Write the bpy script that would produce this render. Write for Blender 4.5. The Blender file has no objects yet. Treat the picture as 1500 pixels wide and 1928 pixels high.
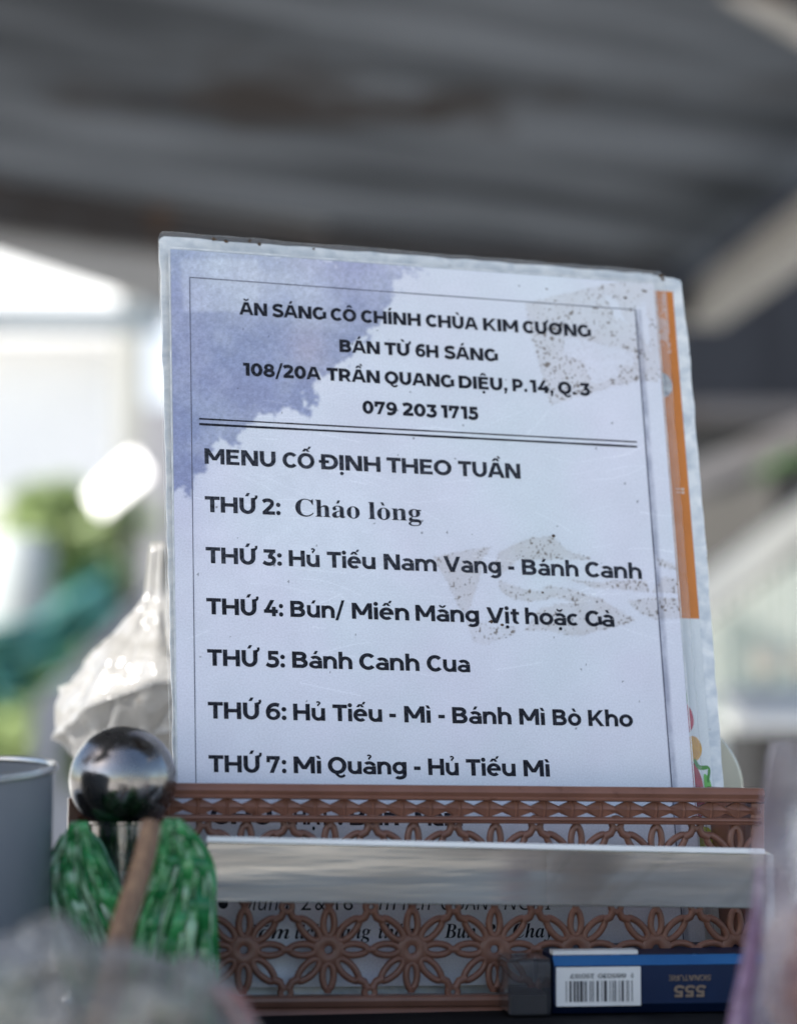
import bpy, bmesh, math, random
import numpy as np
from mathutils import Vector, Matrix

random.seed(7)
rng = np.random.default_rng(11)
sc = bpy.context.scene
C = sc.collection
R = math.radians

# ---------------------------------------------------------------- camera, sky, sun, exposure
PITCH = R(5.0)
CAM = Vector((0, 0, 1.30))
cd = bpy.data.cameras.new('camera')
cam = bpy.data.objects.new('camera', cd)
C.objects.link(cam)
cam.location = CAM
cam.rotation_euler = (R(90) + PITCH, 0, 0)
cd.lens = 85
cd.sensor_fit = 'VERTICAL'
cd.sensor_height = 36
cd.clip_start = 0.02
cd.clip_end = 600
cd.dof.use_dof = True
cd.dof.focus_distance = 0.95
cd.dof.aperture_fstop = 4.8
cd.dof.aperture_blades = 9
sc.camera = cam

world = bpy.data.worlds.new("World")
sc.world = world
world.use_nodes = True
wn = world.node_tree
wn.nodes.clear()
sky = wn.nodes.new('ShaderNodeTexSky')
sky.sky_type = 'NISHITA'
sky.sun_disc = False
SUN_EL, SUN_AZ = R(45), R(240)          # azimuth from +y clockwise: behind the camera, to the left
sky.sun_elevation = SUN_EL
sky.sun_rotation = SUN_AZ
sky.air_density = 1.0
sky.dust_density = 1.5
bg = wn.nodes.new('ShaderNodeBackground')
bg.inputs[1].default_value = 0.10
wo = wn.nodes.new('ShaderNodeOutputWorld')
wn.links.new(sky.outputs[0], bg.inputs[0])
wn.links.new(bg.outputs[0], wo.inputs[0])

sd = bpy.data.lights.new('sun', 'SUN')
sd.energy = 4.8
sd.angle = R(0.5)
sd.color = (1.0, 0.955, 0.89)
sun = bpy.data.objects.new('sun', sd)
C.objects.link(sun)
sdir = Vector((math.sin(SUN_AZ) * math.cos(SUN_EL), math.cos(SUN_AZ) * math.cos(SUN_EL), math.sin(SUN_EL)))
sun.rotation_euler = sdir.to_track_quat('Z', 'Y').to_euler()
sun.location = (0, 0, 10)

sc.view_settings.view_transform = 'Standard'
sc.view_settings.look = 'None'
sc.view_settings.gamma = 1
sc.view_settings.use_curve_mapping = False
sc.view_settings.exposure = 1.37
sc.render.engine = 'CYCLES'
sc.cycles.max_bounces = 10
sc.cycles.transparent_max_bounces = 16
sc.cycles.use_denoising = True

# ---------------------------------------------------------------- frames: measured view of the place
FPX = 85 * 1928 / 36.0
VR = Vector((1, 0, 0))
VF = Vector((0, math.cos(PITCH), math.sin(PITCH)))
VD = Vector((0, math.sin(PITCH), -math.cos(PITCH)))


def at(px, py, z):
    """point seen at photo position px,py and z metres away along the view"""
    return CAM + VR * ((px - 750) / FPX * z) + VD * ((py - 964) / FPX * z) + VF * z


def at_y(px, py, Y):
    d = VR * ((px - 750) / FPX) + VD * ((py - 964) / FPX) + VF
    return CAM + d * (Y / d.y)


def at_h(px, py, h):
    d = VR * ((px - 750) / FPX) + VD * ((py - 964) / FPX) + VF
    return CAM + d * ((h - CAM.z) / d.z)


# ---------------------------------------------------------------- helpers: objects
def tag(o, label=None, cat=None, group=None, kind=None):
    if label: o['label'] = label
    if cat: o['category'] = cat
    if group: o['group'] = group
    if kind: o['kind'] = kind
    return o


def link_mesh(name, me, m=None, parent=None, smooth=True):
    o = bpy.data.objects.new(name, me)
    C.objects.link(o)
    if m is not None and not me.materials:
        me.materials.append(m)
    if parent: o.parent = parent
    if smooth:
        me.polygons.foreach_set('use_smooth', [True] * len(me.polygons))
    return o


def empty(name, mat_or_loc, label, cat, group=None):
    o = bpy.data.objects.new(name, None)
    o.empty_display_size = 0.02
    C.objects.link(o)
    if isinstance(mat_or_loc, Matrix):
        o.matrix_world = mat_or_loc
    else:
        o.location = mat_or_loc
    tag(o, label, cat, group)
    return o


class MB:
    """collects verts and faces of one mesh"""
    def __init__(self):
        self.v, self.f, self.uv = [], [], {}

    def add(self, vs, fs):
        n = len(self.v)
        self.v += [tuple(p) for p in vs]
        self.f += [tuple(i + n for i in f) for f in fs]
        return self

    def box(self, x0, x1, y0, y1, z0, z1):
        vs = [(x0, y0, z0), (x1, y0, z0), (x1, y1, z0), (x0, y1, z0), (x0, y0, z1), (x1, y0, z1), (x1, y1, z1), (x0, y1, z1)]
        return self.add(vs, [(0, 3, 2, 1), (4, 5, 6, 7), (0, 1, 5, 4), (1, 2, 6, 5), (2, 3, 7, 6), (3, 0, 4, 7)])

    def hexa(self, a, b):
        """box from two quads of 4 points"""
        vs = list(a) + list(b)
        return self.add(vs, [(3, 2, 1, 0), (4, 5, 6, 7), (0, 1, 5, 4), (1, 2, 6, 5), (2, 3, 7, 6), (3, 0, 4, 7)])

    def prism(self, poly, z0, z1):
        n = len(poly)
        vs = [(x, y, z0) for x, y in poly] + [(x, y, z1) for x, y in poly]
        fs = [tuple(range(n - 1, -1, -1)), tuple(range(n, 2 * n))]
        fs += [(i, (i + 1) % n, n + (i + 1) % n, n + i) for i in range(n)]
        return self.add(vs, fs)

    def tube(self, pts, r, seg=8, closed=False, flat=1.0, up=Vector((0, 0, 1)), cap=True):
        pts = [Vector(p) for p in pts]
        n = len(pts)
        rs = r if isinstance(r, (list, tuple)) else [r] * n
        vs, fs = [], []
        for i, p in enumerate(pts):
            if closed:
                t = pts[(i + 1) % n] - pts[i - 1]
            else:
                t = pts[min(i + 1, n - 1)] - pts[max(i - 1, 0)]
            t.normalize()
            u = up if abs(t.dot(up)) < .95 else Vector((1, 0, 0))
            a = t.cross(u).normalized()
            b = a.cross(t).normalized()
            for k in range(seg):
                w = 2 * math.pi * k / seg
                vs.append(p + a * (rs[i] * math.cos(w)) + b * (rs[i] * flat * math.sin(w)))
        m = n if closed else n - 1
        for i in range(m):
            for k in range(seg):
                i2 = (i + 1) % n
                fs.append((i * seg + k, i * seg + (k + 1) % seg, i2 * seg + (k + 1) % seg, i2 * seg + k))
        if cap and not closed:
            fs.append(tuple(range(seg - 1, -1, -1)))
            fs.append(tuple((n - 1) * seg + k for k in range(seg)))
        return self.add(vs, fs)

    def lathe(self, prof, seg=48, axis=None):
        """prof of (r, z) from bottom to top"""
        vs, fs = [], []
        n = len(prof)
        for r, z in prof:
            for k in range(seg):
                a = 2 * math.pi * k / seg
                vs.append((r * math.cos(a), r * math.sin(a), z))
        for i in range(n - 1):
            for k in range(seg):
                fs.append((i * seg + k, i * seg + (k + 1) % seg, (i + 1) * seg + (k + 1) % seg, (i + 1) * seg + k))
        return self.add(vs, fs)

    def mesh(self, name):
        me = bpy.data.meshes.new(name)
        me.from_pydata(self.v, [], self.f)
        me.validate()
        me.update()
        return me

    def build(self, name, m, parent=None, smooth=False, bevel=0.0, autosmooth=None):
        me = self.mesh(name)
        if bevel:
            bm = bmesh.new()
            bm.from_mesh(me)
            bmesh.ops.recalc_face_normals(bm, faces=bm.faces)
            bmesh.ops.bevel(bm, geom=[e for e in bm.edges if len(e.link_faces) == 2 and e.calc_face_angle(0) > 0.5],
                            offset=bevel, segments=3, affect='EDGES', profile=0.6)
            bm.to_mesh(me)
            bm.free()
        o = link_mesh(name, me, m, parent, smooth)
        if autosmooth:
            me.polygons.foreach_set('use_smooth', [True] * len(me.polygons))
            me.set_sharp_from_angle(angle=R(autosmooth))
        return o


def sheet(name, fn, nu, nv, m, parent=None, closed_u=False, thick=0.0):
    """grid surface with a UV map, fn(u, v) -> Vector"""
    us = np.linspace(0, 1, nu)
    vs_ = np.linspace(0, 1, nv)
    verts = [fn(u, v) for v in vs_ for u in us]
    faces, uvs = [], []
    for j in range(nv - 1):
        for i in range(nu - 1):
            faces.append((j * nu + i, j * nu + i + 1, (j + 1) * nu + i + 1, (j + 1) * nu + i))
            uvs += [(us[i], vs_[j]), (us[i + 1], vs_[j]), (us[i + 1], vs_[j + 1]), (us[i], vs_[j + 1])]
    me = bpy.data.meshes.new(name)
    me.from_pydata([tuple(p) for p in verts], [], faces)
    uvl = me.uv_layers.new(name='UVMap')
    uvl.data.foreach_set('uv', [c for p in uvs for c in p])
    me.update()
    o = link_mesh(name, me, m, parent)
    if thick:
        md = o.modifiers.new('thickness', 'SOLIDIFY')
        md.thickness = thick
    return o


# ---------------------------------------------------------------- helpers: numpy noise
def fbm(h, w, cell, octaves=4, seed=0, gain=.5, aspect=1.0):
    g = np.random.default_rng(seed)
    out = np.zeros((h, w))
    amp, tot = 1.0, 0.0
    c = float(cell)
    for _ in range(octaves):
        gh, gw = int(h / (c * aspect)) + 3, int(w / c) + 3
        grid = g.random((gh, gw))
        y = np.arange(h) / (c * aspect)
        x = np.arange(w) / c
        yi, xi = y.astype(int), x.astype(int)
        fy, fx = y - yi, x - xi
        fy = (fy * fy * (3 - 2 * fy))[:, None]
        fx = (fx * fx * (3 - 2 * fx))[None, :]
        a = grid[np.ix_(yi, xi)]; b = grid[np.ix_(yi, xi + 1)]
        d = grid[np.ix_(yi + 1, xi)]; e = grid[np.ix_(yi + 1, xi + 1)]
        out += amp * ((a * (1 - fx) + b * fx) * (1 - fy) + (d * (1 - fx) + e * fx) * fy)
        tot += amp
        amp *= gain
        c = max(c / 2, 1.0)
    return out / tot


def inside(poly, X, Y):
    r = np.zeros(X.shape, bool)
    n = len(poly)
    for i in range(n):
        x0, y0 = poly[i]
        x1, y1 = poly[(i + 1) % n]
        if y0 == y1: continue
        c = ((y0 > Y) != (y1 > Y)) & (X < (x1 - x0) * (Y - y0) / (y1 - y0) + x0)
        r ^= c
    return r


def soften(a, n):
    for _ in range(n):
        p = np.pad(a, 1, mode='edge')
        a = (p[1:-1, 1:-1] * 4 + p[:-2, 1:-1] + p[2:, 1:-1] + p[1:-1, :-2] + p[1:-1, 2:]) / 8
    return a


def sstep(a, b, x):
    t = np.clip((x - a) / (b - a), 0, 1)
    return t * t * (3 - 2 * t)


# ---------------------------------------------------------------- helpers: materials
def new_mat(name):
    m = bpy.data.materials.new(name)
    m.use_nodes = True
    nt = m.node_tree
    nt.nodes.clear()
    out = nt.nodes.new('ShaderNodeOutputMaterial')
    p = nt.nodes.new('ShaderNodeBsdfPrincipled')
    nt.links.new(p.outputs[0], out.inputs[0])
    return m, nt, p, out


def mat(name, c1, c2=None, rough=.5, scale=20, stretch=(1, 1, 1), metal=0.0, bump=0.0, bump_scale=None, coat=0.0, detail=5,
        lo=.35, hi=.65, rough2=None, spots=None, coord='Object', spec=.5, transl=0.0, clear=0.0, dist=0.0, rot=0.0):
    """noise-varied surface: c1/c2 blend, optional dirt spots (colour, scale, threshold), translucency and see-through share"""
    m, nt, p, out = new_mat(name)
    L = nt.links.new
    c2 = c2 or tuple(x * .8 for x in c1)
    tc = nt.nodes.new('ShaderNodeTexCoord')
    mp = nt.nodes.new('ShaderNodeMapping')
    mp.inputs['Scale'].default_value = stretch
    if rot:
        mp.vector_type = 'TEXTURE'
        mp.inputs['Rotation'].default_value = (0, 0, rot)
        mp.inputs['Scale'].default_value = tuple(1 / q for q in stretch)
    L(tc.outputs[coord], mp.inputs[0])
    nz = nt.nodes.new('ShaderNodeTexNoise')
    nz.inputs['Scale'].default_value = scale
    nz.inputs['Detail'].default_value = detail
    nz.inputs['Distortion'].default_value = dist
    L(mp.outputs[0], nz.inputs[0])
    rp = nt.nodes.new('ShaderNodeValToRGB')
    rp.color_ramp.elements[0].position = lo
    rp.color_ramp.elements[1].position = hi
    rp.color_ramp.elements[0].color = (*c1, 1)
    rp.color_ramp.elements[1].color = (*c2, 1)
    L(nz.outputs[0], rp.inputs[0])
    col = rp.outputs[0]
    if spots:
        sc_, s_, th = spots
        n2 = nt.nodes.new('ShaderNodeTexNoise')
        n2.inputs['Scale'].default_value = s_
        n2.inputs['Detail'].default_value = 6
        L(tc.outputs[coord], n2.inputs[0])
        r2 = nt.nodes.new('ShaderNodeMapRange')
        r2.inputs[1].default_value = th
        r2.inputs[2].default_value = th + .07
        L(n2.outputs[0], r2.inputs[0])
        mx = nt.nodes.new('ShaderNodeMix')
        mx.data_type = 'RGBA'
        L(r2.outputs[0], mx.inputs[0])
        L(col, mx.inputs[6])
        mx.inputs[7].default_value = (*sc_, 1)
        col = mx.outputs[2]
    L(col, p.inputs['Base Color'])
    p.inputs['Metallic'].default_value = metal
    p.inputs['Specular IOR Level'].default_value = spec
    p.inputs['Coat Weight'].default_value = coat
    p.inputs['Coat Roughness'].default_value = .12
    if rough2 is not None:
        mr = nt.nodes.new('ShaderNodeMapRange')
        mr.inputs[1].default_value = .3; mr.inputs[2].default_value = .7
        mr.inputs[3].default_value = rough; mr.inputs[4].default_value = rough2
        L(nz.outputs[0], mr.inputs[0])
        L(mr.outputs[0], p.inputs['Roughness'])
    else:
        p.inputs['Roughness'].default_value = rough
    if bump:
        nb = nt.nodes.new('ShaderNodeTexNoise')
        nb.inputs['Scale'].default_value = bump_scale or scale * 3
        nb.inputs['Detail'].default_value = 5
        L(mp.outputs[0], nb.inputs[0])
        b = nt.nodes.new('ShaderNodeBump')
        b.inputs['Strength'].default_value = 1
        b.inputs['Distance'].default_value = bump
        L(nb.outputs[0], b.inputs['Height'])
        L(b.outputs[0], p.inputs['Normal'])
        L(b.outputs[0], p.inputs['Coat Normal'])
    sh = p.outputs[0]
    if transl:
        t = nt.nodes.new('ShaderNodeBsdfTranslucent')
        L(col, t.inputs[0])
        ms = nt.nodes.new('ShaderNodeMixShader')
        ms.inputs[0].default_value = transl
        L(sh, ms.inputs[1]); L(t.outputs[0], ms.inputs[2])
        sh = ms.outputs[0]
    if clear:
        t = nt.nodes.new('ShaderNodeBsdfTransparent')
        fr = nt.nodes.new('ShaderNodeLayerWeight')
        fr.inputs[0].default_value = .35
        mr = nt.nodes.new('ShaderNodeMapRange')
        mr.inputs[3].default_value = 1 - clear
        mr.inputs[4].default_value = min(1.0, 1 - clear + .55)
        L(fr.outputs['Facing'], mr.inputs[0])
        ms = nt.nodes.new('ShaderNodeMixShader')
        L(mr.outputs[0], ms.inputs[0])
        L(t.outputs[0], ms.inputs[1]); L(sh, ms.inputs[2])
        sh = ms.outputs[0]
    L(sh, out.inputs[0])
    return m


def print_mat(name, coat=.22, rough=.6, grain=0.075, bump=.00004):
    """printed paper under gloss film: colour from the sheet's own print attribute"""
    m, nt, p, out = new_mat(name)
    L = nt.links.new
    at_ = nt.nodes.new('ShaderNodeAttribute')
    at_.attribute_name = 'print'
    tc = nt.nodes.new('ShaderNodeTexCoord')
    nz = nt.nodes.new('ShaderNodeTexNoise')
    nz.inputs['Scale'].default_value = 1400
    nz.inputs['Detail'].default_value = 3
    L(tc.outputs['Object'], nz.inputs[0])
    mr = nt.nodes.new('ShaderNodeMapRange')
    mr.inputs[1].default_value = .3; mr.inputs[2].default_value = .7
    mr.inputs[3].default_value = 1 - grain; mr.inputs[4].default_value = 1 + grain
    L(nz.outputs[0], mr.inputs[0])
    mx = nt.nodes.new('ShaderNodeMix')
    mx.data_type = 'RGBA'; mx.blend_type = 'MULTIPLY'
    mx.inputs[0].default_value = 1
    L(at_.outputs['Color'], mx.inputs[6]); L(mr.outputs[0], mx.inputs[7])
    L(mx.outputs[2], p.inputs['Base Color'])
    p.inputs['Roughness'].default_value = rough
    p.inputs['Coat Weight'].default_value = coat
    p.inputs['Specular IOR Level'].default_value = .3
    # scuffed film: roughness and height vary
    n2 = nt.nodes.new('ShaderNodeTexNoise')
    n2.inputs['Scale'].default_value = 28
    n2.inputs['Detail'].default_value = 8
    n2.inputs['Roughness'].default_value = .7
    L(tc.outputs['Object'], n2.inputs[0])
    m2 = nt.nodes.new('ShaderNodeMapRange')
    m2.inputs[1].default_value = .35; m2.inputs[2].default_value = .65
    m2.inputs[3].default_value = .12; m2.inputs[4].default_value = .34
    L(n2.outputs[0], m2.inputs[0])
    L(m2.outputs[0], p.inputs['Coat Roughness'])
    n3 = nt.nodes.new('ShaderNodeTexNoise')
    n3.inputs['Scale'].default_value = 14
    n3.inputs['Detail'].default_value = 3
    L(tc.outputs['Object'], n3.inputs[0])
    b = nt.nodes.new('ShaderNodeBump')
    b.inputs['Distance'].default_value = .0016
    b.inputs['Strength'].default_value = .6
    L(n3.outputs[0], b.inputs['Height'])
    n4 = nt.nodes.new('ShaderNodeTexNoise')
    n4.inputs['Scale'].default_value = 900
    L(tc.outputs['Object'], n4.inputs[0])
    b2 = nt.nodes.new('ShaderNodeBump')
    b2.inputs['Distance'].default_value = bump
    L(n4.outputs[0], b2.inputs['Height'])
    L(b.outputs[0], b2.inputs['Normal'])
    L(b2.outputs[0], p.inputs['Coat Normal'])
    return m


def ink_mat(name, c, c2, scale=900):
    m = mat(name, c, c2, rough=.6, scale=scale, lo=.4, hi=.72, coat=.02, detail=3, spec=.06)
    return m


# ---------------------------------------------------------------- stroke lettering (wide geometric bold)
CAPH, XH = 700.0, 535.0


class Pen:
    def __init__(self, s=158, h=140):
        self.s, self.h = s, h
        self.shapes = []          # convex-ish quads as lists of (x, y)

    def bar(self, x0, y0, x1, y1):
        self.shapes.append([[(x0, y0), (x1, y0), (x1, y1), (x0, y1)]])

    def para(self, xb, yb, xt, yt, w):
        w2 = w / 2
        self.shapes.append([[(xb - w2, yb), (xb + w2, yb), (xt + w2, yt), (xt - w2, yt)]])

    def arc(self, cx, cy, rx, ry, a0, a1, s=None, h=None, n=None):
        """rx, ry are the OUTER radii; angles in degrees, counter-clockwise"""
        s = s or self.s; h = h or self.h
        n = n or max(6, int(abs(a1 - a0) / 9))
        q = []
        for i in range(n):
            t0 = R(a0 + (a1 - a0) * i / n); t1 = R(a0 + (a1 - a0) * (i + 1) / n)
            q.append([(cx + rx * math.cos(t0), cy + ry * math.sin(t0)), (cx + rx * math.cos(t1), cy + ry * math.sin(t1)),
                      (cx + (rx - s) * math.cos(t1), cy + (ry - h) * math.sin(t1)), (cx + (rx - s) * math.cos(t0), cy + (ry - h) * math.sin(t0))])
        self.shapes.append(q)

    def dot(self, cx, cy, r):
        self.shapes.append([[(cx + r * math.cos(2 * math.pi * k / 16), cy + r * math.sin(2 * math.pi * k / 16)) for k in range(16)]])

    def path(self, pts, w):
        """smooth ribbon through points"""
        P = [np.array(p, float) for p in pts]
        P = [2 * P[0] - P[1]] + P + [2 * P[-1] - P[-2]]
        c = []
        for i in range(1, len(P) - 2):
            for t in np.linspace(0, 1, 7)[:-1]:
                a, b, d, e = P[i - 1], P[i], P[i + 1], P[i + 2]
                c.append(.5 * (2 * b + (d - a) * t + (2 * a - 5 * b + 4 * d - e) * t * t + (3 * b - a - 3 * d + e) * t ** 3))
        c.append(P[-2])
        l, r = [], []
        for i, p in enumerate(c):
            t = c[min(i + 1, len(c) - 1)] - c[max(i - 1, 0)]
            t = t / (np.linalg.norm(t) + 1e-9)
            nrm = np.array([-t[1], t[0]])
            l.append(p + nrm * w / 2); r.append(p - nrm * w / 2)
        self.shapes.append([[tuple(r[i]), tuple(r[i + 1]), tuple(l[i + 1]), tuple(l[i])] for i in range(len(c) - 1)])


def accent(g, kind, cx, y, k=1.0):
    w = 92 * k
    if kind == 'acute': g.para(cx - 30 * k, y, cx + 55 * k, y + 150 * k, 130 * k)
    elif kind == 'grave': g.para(cx + 30 * k, y, cx - 55 * k, y + 150 * k, 130 * k)
    elif kind == 'circ':
        g.para(cx - 115 * k, y, cx - 10 * k, y + 140 * k, 125 * k); g.para(cx + 115 * k, y, cx + 10 * k, y + 140 * k, 125 * k)
    elif kind == 'breve': g.arc(cx, y + 140 * k, 160 * k, 145 * k, 190, 350, 85 * k, 80 * k)
    elif kind == 'hook':
        g.path([(cx - 75 * k, y + 175 * k), (cx, y + 200 * k), (cx + 70 * k, y + 160 * k), (cx + 45 * k, y + 100 * k), (cx - 5 * k, y + 70 * k), (cx - 5 * k, y + 5 * k)], 70 * k)
    elif kind == 'dot': g.dot(cx, -150, 80 * k)
    elif kind == 'horn':
        g.path([(cx - 70, y - 30), (cx + 40, y - 5), (cx + 85, y + 60), (cx + 75, y + 140)], 105)


BASE = {}
ACC = {'Ă': 'A breve', 'Á': 'A acute', 'Ô': 'O circ', 'Í': 'I acute', 'Ù': 'U grave', 'Ư': 'U horn', 'Ơ': 'O horn', 'Ừ': 'U horn grave',
       'Ứ': 'U horn acute', 'Ầ': 'A circ grave2', 'Ệ': 'E circ dot', 'Ố': 'O circ acute2', 'Ị': 'I dot', 'Ủ': 'U hook', 'Ậ': 'A circ dot',
       'á': 'a acute', 'à': 'a grave', 'ă': 'a breve', 'ặ': 'a breve dot', 'ả': 'a hook', 'ắ': 'a breve acute3', 'ế': 'e circ acute2', 'ị': 'i dot',
       'ì': 'ı grave', 'ò': 'o grave', 'ú': 'u acute', 'ủ': 'u hook', 'Ẩ': 'A circ hook'}


def glyph(ch, s, h):
    g = Pen(s, h)
    if ch in ACC:
        parts = ACC[ch].split()
        shapes, w = glyph(parts[0], s, h)
        g.shapes = list(shapes)
        up = parts[0].isupper()
        y = 770 if up else 605
        k = 1.0 if up else .95
        cx = w / 2
        if parts[0] == 'U' : cx = w / 2
        for a in parts[1:]:
            if a == 'horn':
                accent(g, 'horn', w - 40 if parts[0] == 'U' else w - 95, 690 if parts[0] == 'U' else 640)
                w2 = w
            elif a in ('acute2', 'grave2'):
                accent(g, a[:-1], cx + 150 * k, y + 120, .8 * k)
            elif a == 'acute3': accent(g, 'acute', cx + 10, y + 165, .8 * k)
            elif a == 'dot' : accent(g, 'dot', cx, 0, k)
            else: accent(g, a, cx, y, k)
        if 'horn' in parts: w += 45
        return g.shapes, w
    if ch == 'A':
        g.para(80, 0, 340, 700, 178); g.para(680, 0, 420, 700, 178); g.bar(190, 145, 570, 145 + h * .92); w = 760
    elif ch == 'B':
        g.bar(0, 0, s, 700); g.bar(s - 5, 700 - h, 370, 700); g.bar(s - 5, 300, 400, 300 + h * .9); g.bar(s - 5, 0, 390, h)
        g.arc(365, 505, 240, 195, -90, 90); g.arc(385, 208, 265, 208, -90, 90); w = 655
    elif ch == 'C': g.arc(362, 350, 362, 362, 42, 318); w = 650
    elif ch in 'DĐ':
        g.bar(0, 0, s, 700); g.bar(s - 5, 700 - h, 330, 700); g.bar(s - 5, 0, 330, h); g.arc(325, 350, 385, 350, -90, 90); w = 710
        if ch == 'Đ': g.bar(-95, 295, 330, 295 + h * .85)
    elif ch == 'E': g.bar(0, 0, s, 700); [g.bar(s - 5, y, x, y + h * .93) for y, x in ((0, 545), (292, 490), (700 - h * .93, 535))]; w = 550
    elif ch == 'G': g.arc(362, 350, 362, 362, 44, 318); g.bar(560, 70, 560 + s * .95, 455); w = 700
    elif ch == 'H': g.bar(0, 0, s, 700); g.bar(520, 0, 520 + s, 700); g.bar(s - 5, 350 - h / 2, 525, 350 + h / 2); w = 520 + s
    elif ch == 'I': g.bar(0, 0, s, 700); w = s
    elif ch == 'K': g.bar(0, 0, s, 700); g.para(150, 225, 590, 700, 190); g.para(610, 0, 300, 400, 190); w = 690
    elif ch == 'M':
        g.bar(0, 0, s * .93, 700); g.bar(820 - s * .93, 0, 820, 700); g.para(410, 170, 90, 700, 180); g.para(410, 170, 730, 700, 180); w = 820
    elif ch == 'N': g.bar(0, 0, s, 700); g.bar(520, 0, 520 + s, 700); g.para(560, 0, 118, 700, 205); w = 520 + s
    elif ch in 'OQ':
        g.arc(385, 350, 385, 362, 0, 360, n=44); w = 770
        if ch == 'Q': g.path([(330, 30), (420, -70), (520, -115), (620, -95), (690, -40)], 105)
    elif ch == 'P': g.bar(0, 0, s, 700); g.bar(s - 5, 700 - h, 330, 700); g.bar(s - 5, 190, 330, 190 + h); g.arc(325, 445, 300, 255, -90, 90); w = 625
    elif ch == 'R':
        g.bar(0, 0, s, 700); g.bar(s - 5, 700 - h, 330, 700); g.bar(s - 5, 190, 330, 190 + h); g.arc(325, 445, 300, 255, -90, 90)
        g.para(560, 0, 390, 260, 185); w = 650
    elif ch == 'S':
        g.path([(545, 585), (430, 632), (300, 642), (155, 600), (95, 505), (150, 415), (310, 358), (465, 300), (525, 200), (455, 95), (300, 58), (150, 78), (30, 145)], s * .88); w = 600
    elif ch == 'T': g.bar(0, 700 - h, 610, 700); g.bar(305 - s / 2, 0, 305 + s / 2, 700 - h + 5); w = 610
    elif ch == 'U': g.bar(0, 290, s, 700); g.bar(660 - s, 290, 660, 700); g.arc(330, 310, 330, 322, 180, 360); w = 660
    elif ch == 'V': g.para(375, 0, 85, 700, 178); g.para(375, 0, 665, 700, 178); w = 750
    elif ch == 'a':
        g.arc(265, 320, 280, 226, 12, 138, s * .9, h * .88); g.bar(545 - s * .9, 0, 545, 340)
        g.arc(265, 160, 265, 170, 0, 360, s * .9, h * .82); w = 545
    elif ch == 'b': g.bar(0, 0, s * .93, 742); g.arc(320, 267, 300, 277, 0, 360); w = 620
    elif ch == 'c': g.arc(295, 267, 295, 277, 48, 312, s * .93, h * .93); w = 520
    elif ch == 'e': g.arc(295, 267, 295, 277, 0, 312, s * .93, h * .88); g.bar(75, 222, 585, 222 + h * .72); w = 590
    elif ch == 'g':
        g.arc(290, 280, 290, 262, 0, 360, s * .93, h * .9); g.bar(590 - s * .93, 0, 590, 535); g.arc(300, 10, 290, 215, 225, 365, s * .93, h * .9); w = 590
    elif ch == 'h': g.bar(0, 0, s * .93, 742); g.arc(290, 285, 285, 262, 0, 180, s * .93, h * .95); g.bar(575 - s * .93, 0, 575, 290); w = 575
    elif ch in 'iı':
        g.bar(0, 0, s * .93, 535); w = s * .93
        if ch == 'i': g.dot(s * .46, 680, 92)
    elif ch == 'm':
        g.bar(0, 0, s * .9, 535)
        for x in (0, 390): g.arc(x + 265, 285, 265, 262, 0, 180 if x == 0 else 165, s * .9, h * .95); g.bar(x + 530 - s * .9, 0, x + 530, 290)
        w = 920
    elif ch == 'n': g.bar(0, 0, s * .93, 535); g.arc(290, 285, 285, 262, 0, 180, s * .93, h * .95); g.bar(575 - s * .93, 0, 575, 290); w = 575
    elif ch == 'o': g.arc(310, 267, 310, 277, 0, 360, s * .93, h * .93); w = 620
    elif ch == 't': g.bar(85, 170, 85 + s * .93, 660); g.bar(0, 535 - h * .85, 375, 535); g.arc(265, 175, 180, 183, 180, 305, s * .93, h * .9); w = 380
    elif ch == 'u': g.bar(0, 240, s * .93, 535); g.bar(570 - s * .93, 0, 570, 535); g.arc(285, 250, 285, 258, 180, 360, s * .93, h * .95); w = 570
    elif ch == '0': g.arc(310, 350, 310, 362, 0, 360, n=40); w = 620
    elif ch == '1': g.bar(140, 0, 140 + s, 700); g.bar(0, 700 - h, 150, 700); w = 140 + s
    elif ch == '2':
        g.path([(40, 560), (130, 620), (270, 640), (410, 590), (440, 490), (390, 390), (270, 265), (95, 95)], s * .9); g.bar(15, 0, 555, h); w = 560
    elif ch == '3':
        g.bar(35, 700 - h, 520, 700); g.para(285, 400, 425, 700 - h * .5, 185); g.path([(215, 370), (330, 365), (430, 315), (460, 215), (400, 100), (265, 58), (130, 80), (20, 140)], s * .88); w = 540
    elif ch == '4': g.para(115, 190, 415, 700, 185); g.bar(20, 140, 660, 140 + h); g.bar(385, 0, 385 + s, 410); w = 660
    elif ch == '5':
        g.bar(90, 700 - h, 520, 700); g.bar(90, 320, 90 + s * .8, 700); g.path([(100, 375), (270, 395), (420, 345), (470, 225), (410, 100), (265, 58), (130, 80), (20, 140)], s * .9); w = 550
    elif ch == '6':
        g.arc(310, 235, 290, 245, 0, 360, s * .9, h * .9); g.path([(550, 610), (430, 642), (290, 625), (160, 530), (95, 380), (95, 240)], s * .88); w = 600
    elif ch == '7': g.bar(0, 700 - h, 580, 700); g.bar(0, 700 - h * 1.75, s * .85, 700); g.para(215, 0, 480, 700 - h * .6, 180); w = 590
    elif ch == '8': g.arc(310, 505, 265, 207, 0, 360, s * .9, h * .85); g.arc(310, 205, 305, 217, 0, 360, s * .95, h * .9); w = 620
    elif ch == '9':
        g.arc(295, 465, 290, 245, 0, 360, s * .9, h * .9); g.path([(55, 90), (175, 58), (315, 75), (445, 170), (510, 320), (510, 460)], s * .88); w = 600
    elif ch == ':': g.dot(95, 90, 98); g.dot(95, 450, 98); w = 190
    elif ch == '.': g.dot(95, 90, 98); w = 190
    elif ch == ',': g.dot(95, 90, 98); g.para(60, -150, 110, 60, 110); w = 190
    elif ch == '-': g.bar(0, 205, 290, 205 + h); w = 290
    elif ch == '/': g.para(40, -90, 340, 790, 130); w = 380
    else: w = 250
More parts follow.
